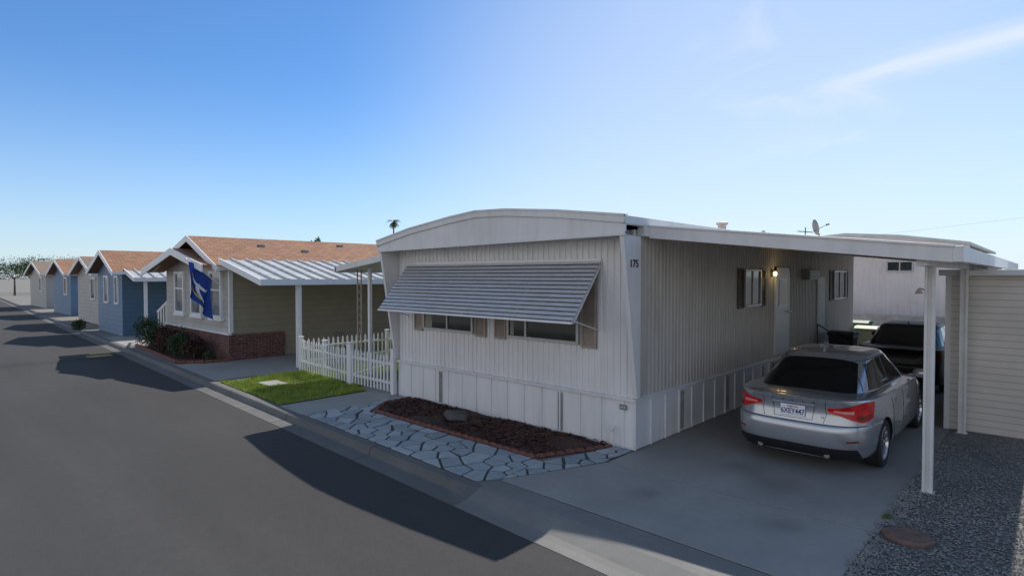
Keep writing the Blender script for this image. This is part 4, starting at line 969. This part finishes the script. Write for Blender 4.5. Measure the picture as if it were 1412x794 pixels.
    def panel(bv,fn,bot,top,m,nm,par,off=.005,nu=26,nv=8):
        mb=MB(); G={}
        for i in range(nu+1):
            b=lerpl(bot,i/nu); tt=lerpl(top,i/nu)
            for j in range(nv+1):
                a=[b[q]+(tt[q]-b[q])*j/nv for q in (0,1)]; o,d=fn(*a); p=cast(bv,o,d,off)
                if p is not None: G[i,j]=mb.v(p)
        for i in range(nu):
            for j in range(nv):
                ks=[(i,j),(i+1,j),(i+1,j+1),(i,j+1)]
                if all(k in G for k in ks): mb.bm.faces.new([G[k] for k in ks])
        o=mb.build(nm,m,par,smooth=60); return o
    def seam(bv,fn,pts,par,w=.005,off=.003,nm='seam',m=None):
        mb=MB(); P=[]
        for (a,b) in zip(pts[:-1],pts[1:]):
            n=max(2,int(math.hypot(a[0]-b[0],a[1]-b[1])*(18 if fn is not rad_pt else 1)))
            for k in range(n+1):
                q=[a[j]+(b[j]-a[j])*k/n for j in (0,1)]; o,d=fn(*q); p=cast(bv,o,d,off)
                if p is not None: P.append(p)
        for a,b in zip(P[:-1],P[1:]):
            if (b-a).length>.0005: mb.tube(a,b,w,5)
        return mb.build(nm,m or M['black'],par)
    panel(bvc,top_pt,[(-.64,.60),(-.4,.555),(0,.535),(.4,.555),(.64,.60)],[(-.50,1.31),(-.25,1.33),(0,1.335),(.25,1.33),(.50,1.31)],M['cglass'],'rear_window',cabin)
    panel(bvc,top_pt,[(-.66,3.56),(-.3,3.66),(0,3.69),(.3,3.66),(.66,3.56)],[(-.50,2.80),(-.25,2.79),(0,2.785),(.25,2.79),(.50,2.80)],M['cglass'],'windscreen',cabin)
    for s in (-1,1):
        f=side_pt(s)
        panel(bvc,f,[(2.13,.985),(2.7,.98),(3.36,.975)],[(2.16,1.375),(2.55,1.37),(2.80,1.345)],M['cglass'],'side_window',cabin)
        panel(bvc,f,[(1.02,1.01),(1.5,.99),(2.07,.985)],[(1.36,1.315),(1.7,1.365),(2.09,1.375)],M['cglass'],'side_window',cabin)
        seam(bvc,f,[(.86,1.015),(1.2,1.335),(1.65,1.385),(2.3,1.392),(2.85,1.365),(3.45,.99)],cabin,.005,.002,'window_trim',M['black'])
        seam(bvb,f,[(1.30,.95),(1.42,.70),(1.42,.45),(1.55,.30)],body,.003,.001,nm='door_seam'); seam(bvb,f,[(2.10,.95),(2.12,.6),(2.10,.28)],body,.003,.001,nm='door_seam'); seam(bvb,f,[(3.30,.92),(3.28,.6),(3.2,.28)],body,.003,.001,nm='door_seam')
        seam(bvb,f,[(1.5,.29),(2.3,.28),(3.25,.29)],body,.006,nm='sill_seam')
        for y in (1.62,2.42):
            o,d=f(y,.84); p=cast(bvb,o,d,.012); mb=MB(); mb.box(p.x-.012,p.x+.012,y-.09,y+.09,.825,.852); mb.build('door_handle',M[paint],body,bevel=.008)
        mb=MB(); bmesh.ops.create_uvsphere(mb.bm,u_segments=16,v_segments=10,radius=1)
        for v in mb.bm.verts: v.co=Vector((s*.99+v.co.x*.11,3.18+v.co.y*.07,1.02+v.co.z*.075))
        mb.tube((s*.82,3.18,.97),(s*.93,3.18,1.0),.025,8); mb.build('mirror',M[paint],t,smooth=40)
        tl=panel(bvb,rad_pt,[(s*20,.810),(s*26,.780),(s*32,.730),(s*38,.700),(s*43,.705),(s*48,.755)],[(s*19,.866),(s*26,.885),(s*32,.920),(s*38,.955),(s*43,.962),(s*50,.950)],RED,'tail_light',body,.006,40,12)
        panel(bvb,rad_pt,[(s*22.5,.828),(s*28,.814),(s*33,.808)],[(s*22.5,.850),(s*28,.850),(s*33,.852)],CLR,'reverse_lens',tl,.009,10,3)
        panel(bvb,rad_pt,[(s*35,.735),(s*40,.722),(s*45,.745)],[(s*35,.785),(s*40,.785),(s*46,.80)],REDD,'lamp_segment',tl,.009,10,4)
        panel(bvb,rad_pt,[(s*28,.455),(s*35,.46)],[(s*28,.475),(s*35,.48)],REDD,'reflector',body,.006,8,2)
        panel(bvb,lambda a,b:((3*math.sin(R(a)),3.4+3*math.cos(R(a)),b),(-math.sin(R(a)),-math.cos(R(a)),0)),[(s*25,.60),(s*50,.64)],[(s*25,.68),(s*50,.73)],M['clearl'],'headlight',body,.008,14,4)
        mb=MB(); mb.lathe((s*.42,.13,.262),[(.036,-.06),(.036,.02)],'y',14); mb.build('exhaust_tip',M['vent'],t,smooth=40)
    seam(bvb,rad_pt,[(-48,.656),(-40,.657),(0,.657),(40,.657),(48,.656)],body,.004,.0,'bumper_seam')
    seam(bvb,rad_pt,[(-18.0,.965),(-18,.87),(-18.8,.79),(-17,.672)],body,.003,.001,'boot_seam'); seam(bvb,rad_pt,[(18.0,.965),(18,.87),(18.8,.79),(17,.672)],body,.003,.001,'boot_seam')
    panel(bvb,rad_pt,[(-40,.225),(0,.210),(40,.225)],[(-34,.365),(0,.375),(34,.365)],M['black'],'valance',body,.006,40,4)
    seam(bvb,rad_pt,[(-11,.695),(11,.695)],body,.003,.002,'recess_seam'); seam(bvb,rad_pt,[(-12.5,.888),(12.5,.888)],body,.009,.004,'boot_handle',M[paint])
    seam(bvb,rad_pt,[(-11,.695),(-12.5,.875)],body,.003,.001,'recess_seam'); seam(bvb,rad_pt,[(11,.695),(12.5,.875)],body,.003,.001,'recess_seam')
    yb=min(cast(bvb,(0,-3,z),(0,1,0),0).y for z in (.72,.79,.86))
    if plate:
        mb=MB(); mb.box(-.155,.155,yb-.018,yb-.006,.712,.868); pt=mb.build('number_plate',M['plate'],t,bevel=.004)
        text(plate,.096,(0,yb-.0195,.778),ROT_FRONT,M['pblue'],pt,'plate_number',.001,1.0,.82)
        text('California',.034,(0,yb-.0195,.843),ROT_FRONT,M['pred'],pt,'plate_state',.001)
        for i,chx in enumerate('VOLVO'):
            x=-.26+.13*i; y=cast(bvb,(x,-3,.928),(0,1,0),.004).y; text(chx,.044,(x,y-.002,.928),ROT_FRONT,M['ink'],t,'boot_letter',.002)
        text('T5',.035,(.36,cast(bvb,(.36,-3,.76),(0,1,0),.006).y,.74),ROT_FRONT,M['ink'],t,'boot_letter',.002)
    mb=MB(); mb.prism([(0,1.45,1.445),(0,1.62,1.46),(0,1.48,1.51)],(.02,0,0)); mb.build('roof_fin',M[paint],t,bevel=.006)
    wh=thing('wheel',None,None,(0,0,0))
    mb=MB(); mb.lathe((0,0,0),[(.21,-.10),(.30,-.108),(.322,-.09),(.325,-.05),(.325,.05),(.322,.09),(.30,.108),(.225,.10),(.222,.06),(.20,.05)],'x',44); mb.build('tyre',M['rubber'],wh,smooth=35)
    mb=MB(); mb.lathe((0,0,0),[(.19,.01),(.205,.04),(.222,.085),(.225,.10),(.215,.103),(.205,.085),(.19,.05),(.185,.03)],'x',40)
    for k in range(5):
        a=2*math.pi*k/5+.3; d=Vector((0,math.cos(a),math.sin(a))); e=Vector((0,-math.sin(a),math.cos(a)))
        for sg in (-.35,.35):
            q0=d*.04+e*sg*.04; q1=d*.205+e*sg*.14
            X=Vector((.075,0,0)); mb.prism([q0+X-e*.012,q1+X-e*.012,q1+X+e*.012,q0+X+e*.012],(.018,0,0))
    mb.lathe((.06,0,0),[(.05,0),(.05,.03),(.03,.04)],'x',16); mb.build('rim',M['chrome'],wh,smooth=35)
    MB().lathe((.0,0,0),[(.15,.015),(.15,.03)],'x',24).build('brake_disc',M['vent'],wh)
    fst=True
    for y in WY:
        for s in (1,-1):
            o=wh if fst else copy_tree(wh,t)
            if fst: o.parent=t; fst=False
            o.location=(s*.80,y,.325); o.rotation_euler=(0,0,0 if s>0 else math.pi)
    t.location=loc; t.rotation_euler=(0,0,rz); WO[t.name]=Vector(loc)
    return t
make_car('parked_car','silver grey sedan parked under the carport, rear towards the street','silver',(1.98,.70,0),0,'6XEY447')
make_car('parked_car','black sedan parked deeper in the carport ahead of the silver one','blackp',(2.0,7.6,0),0,None)
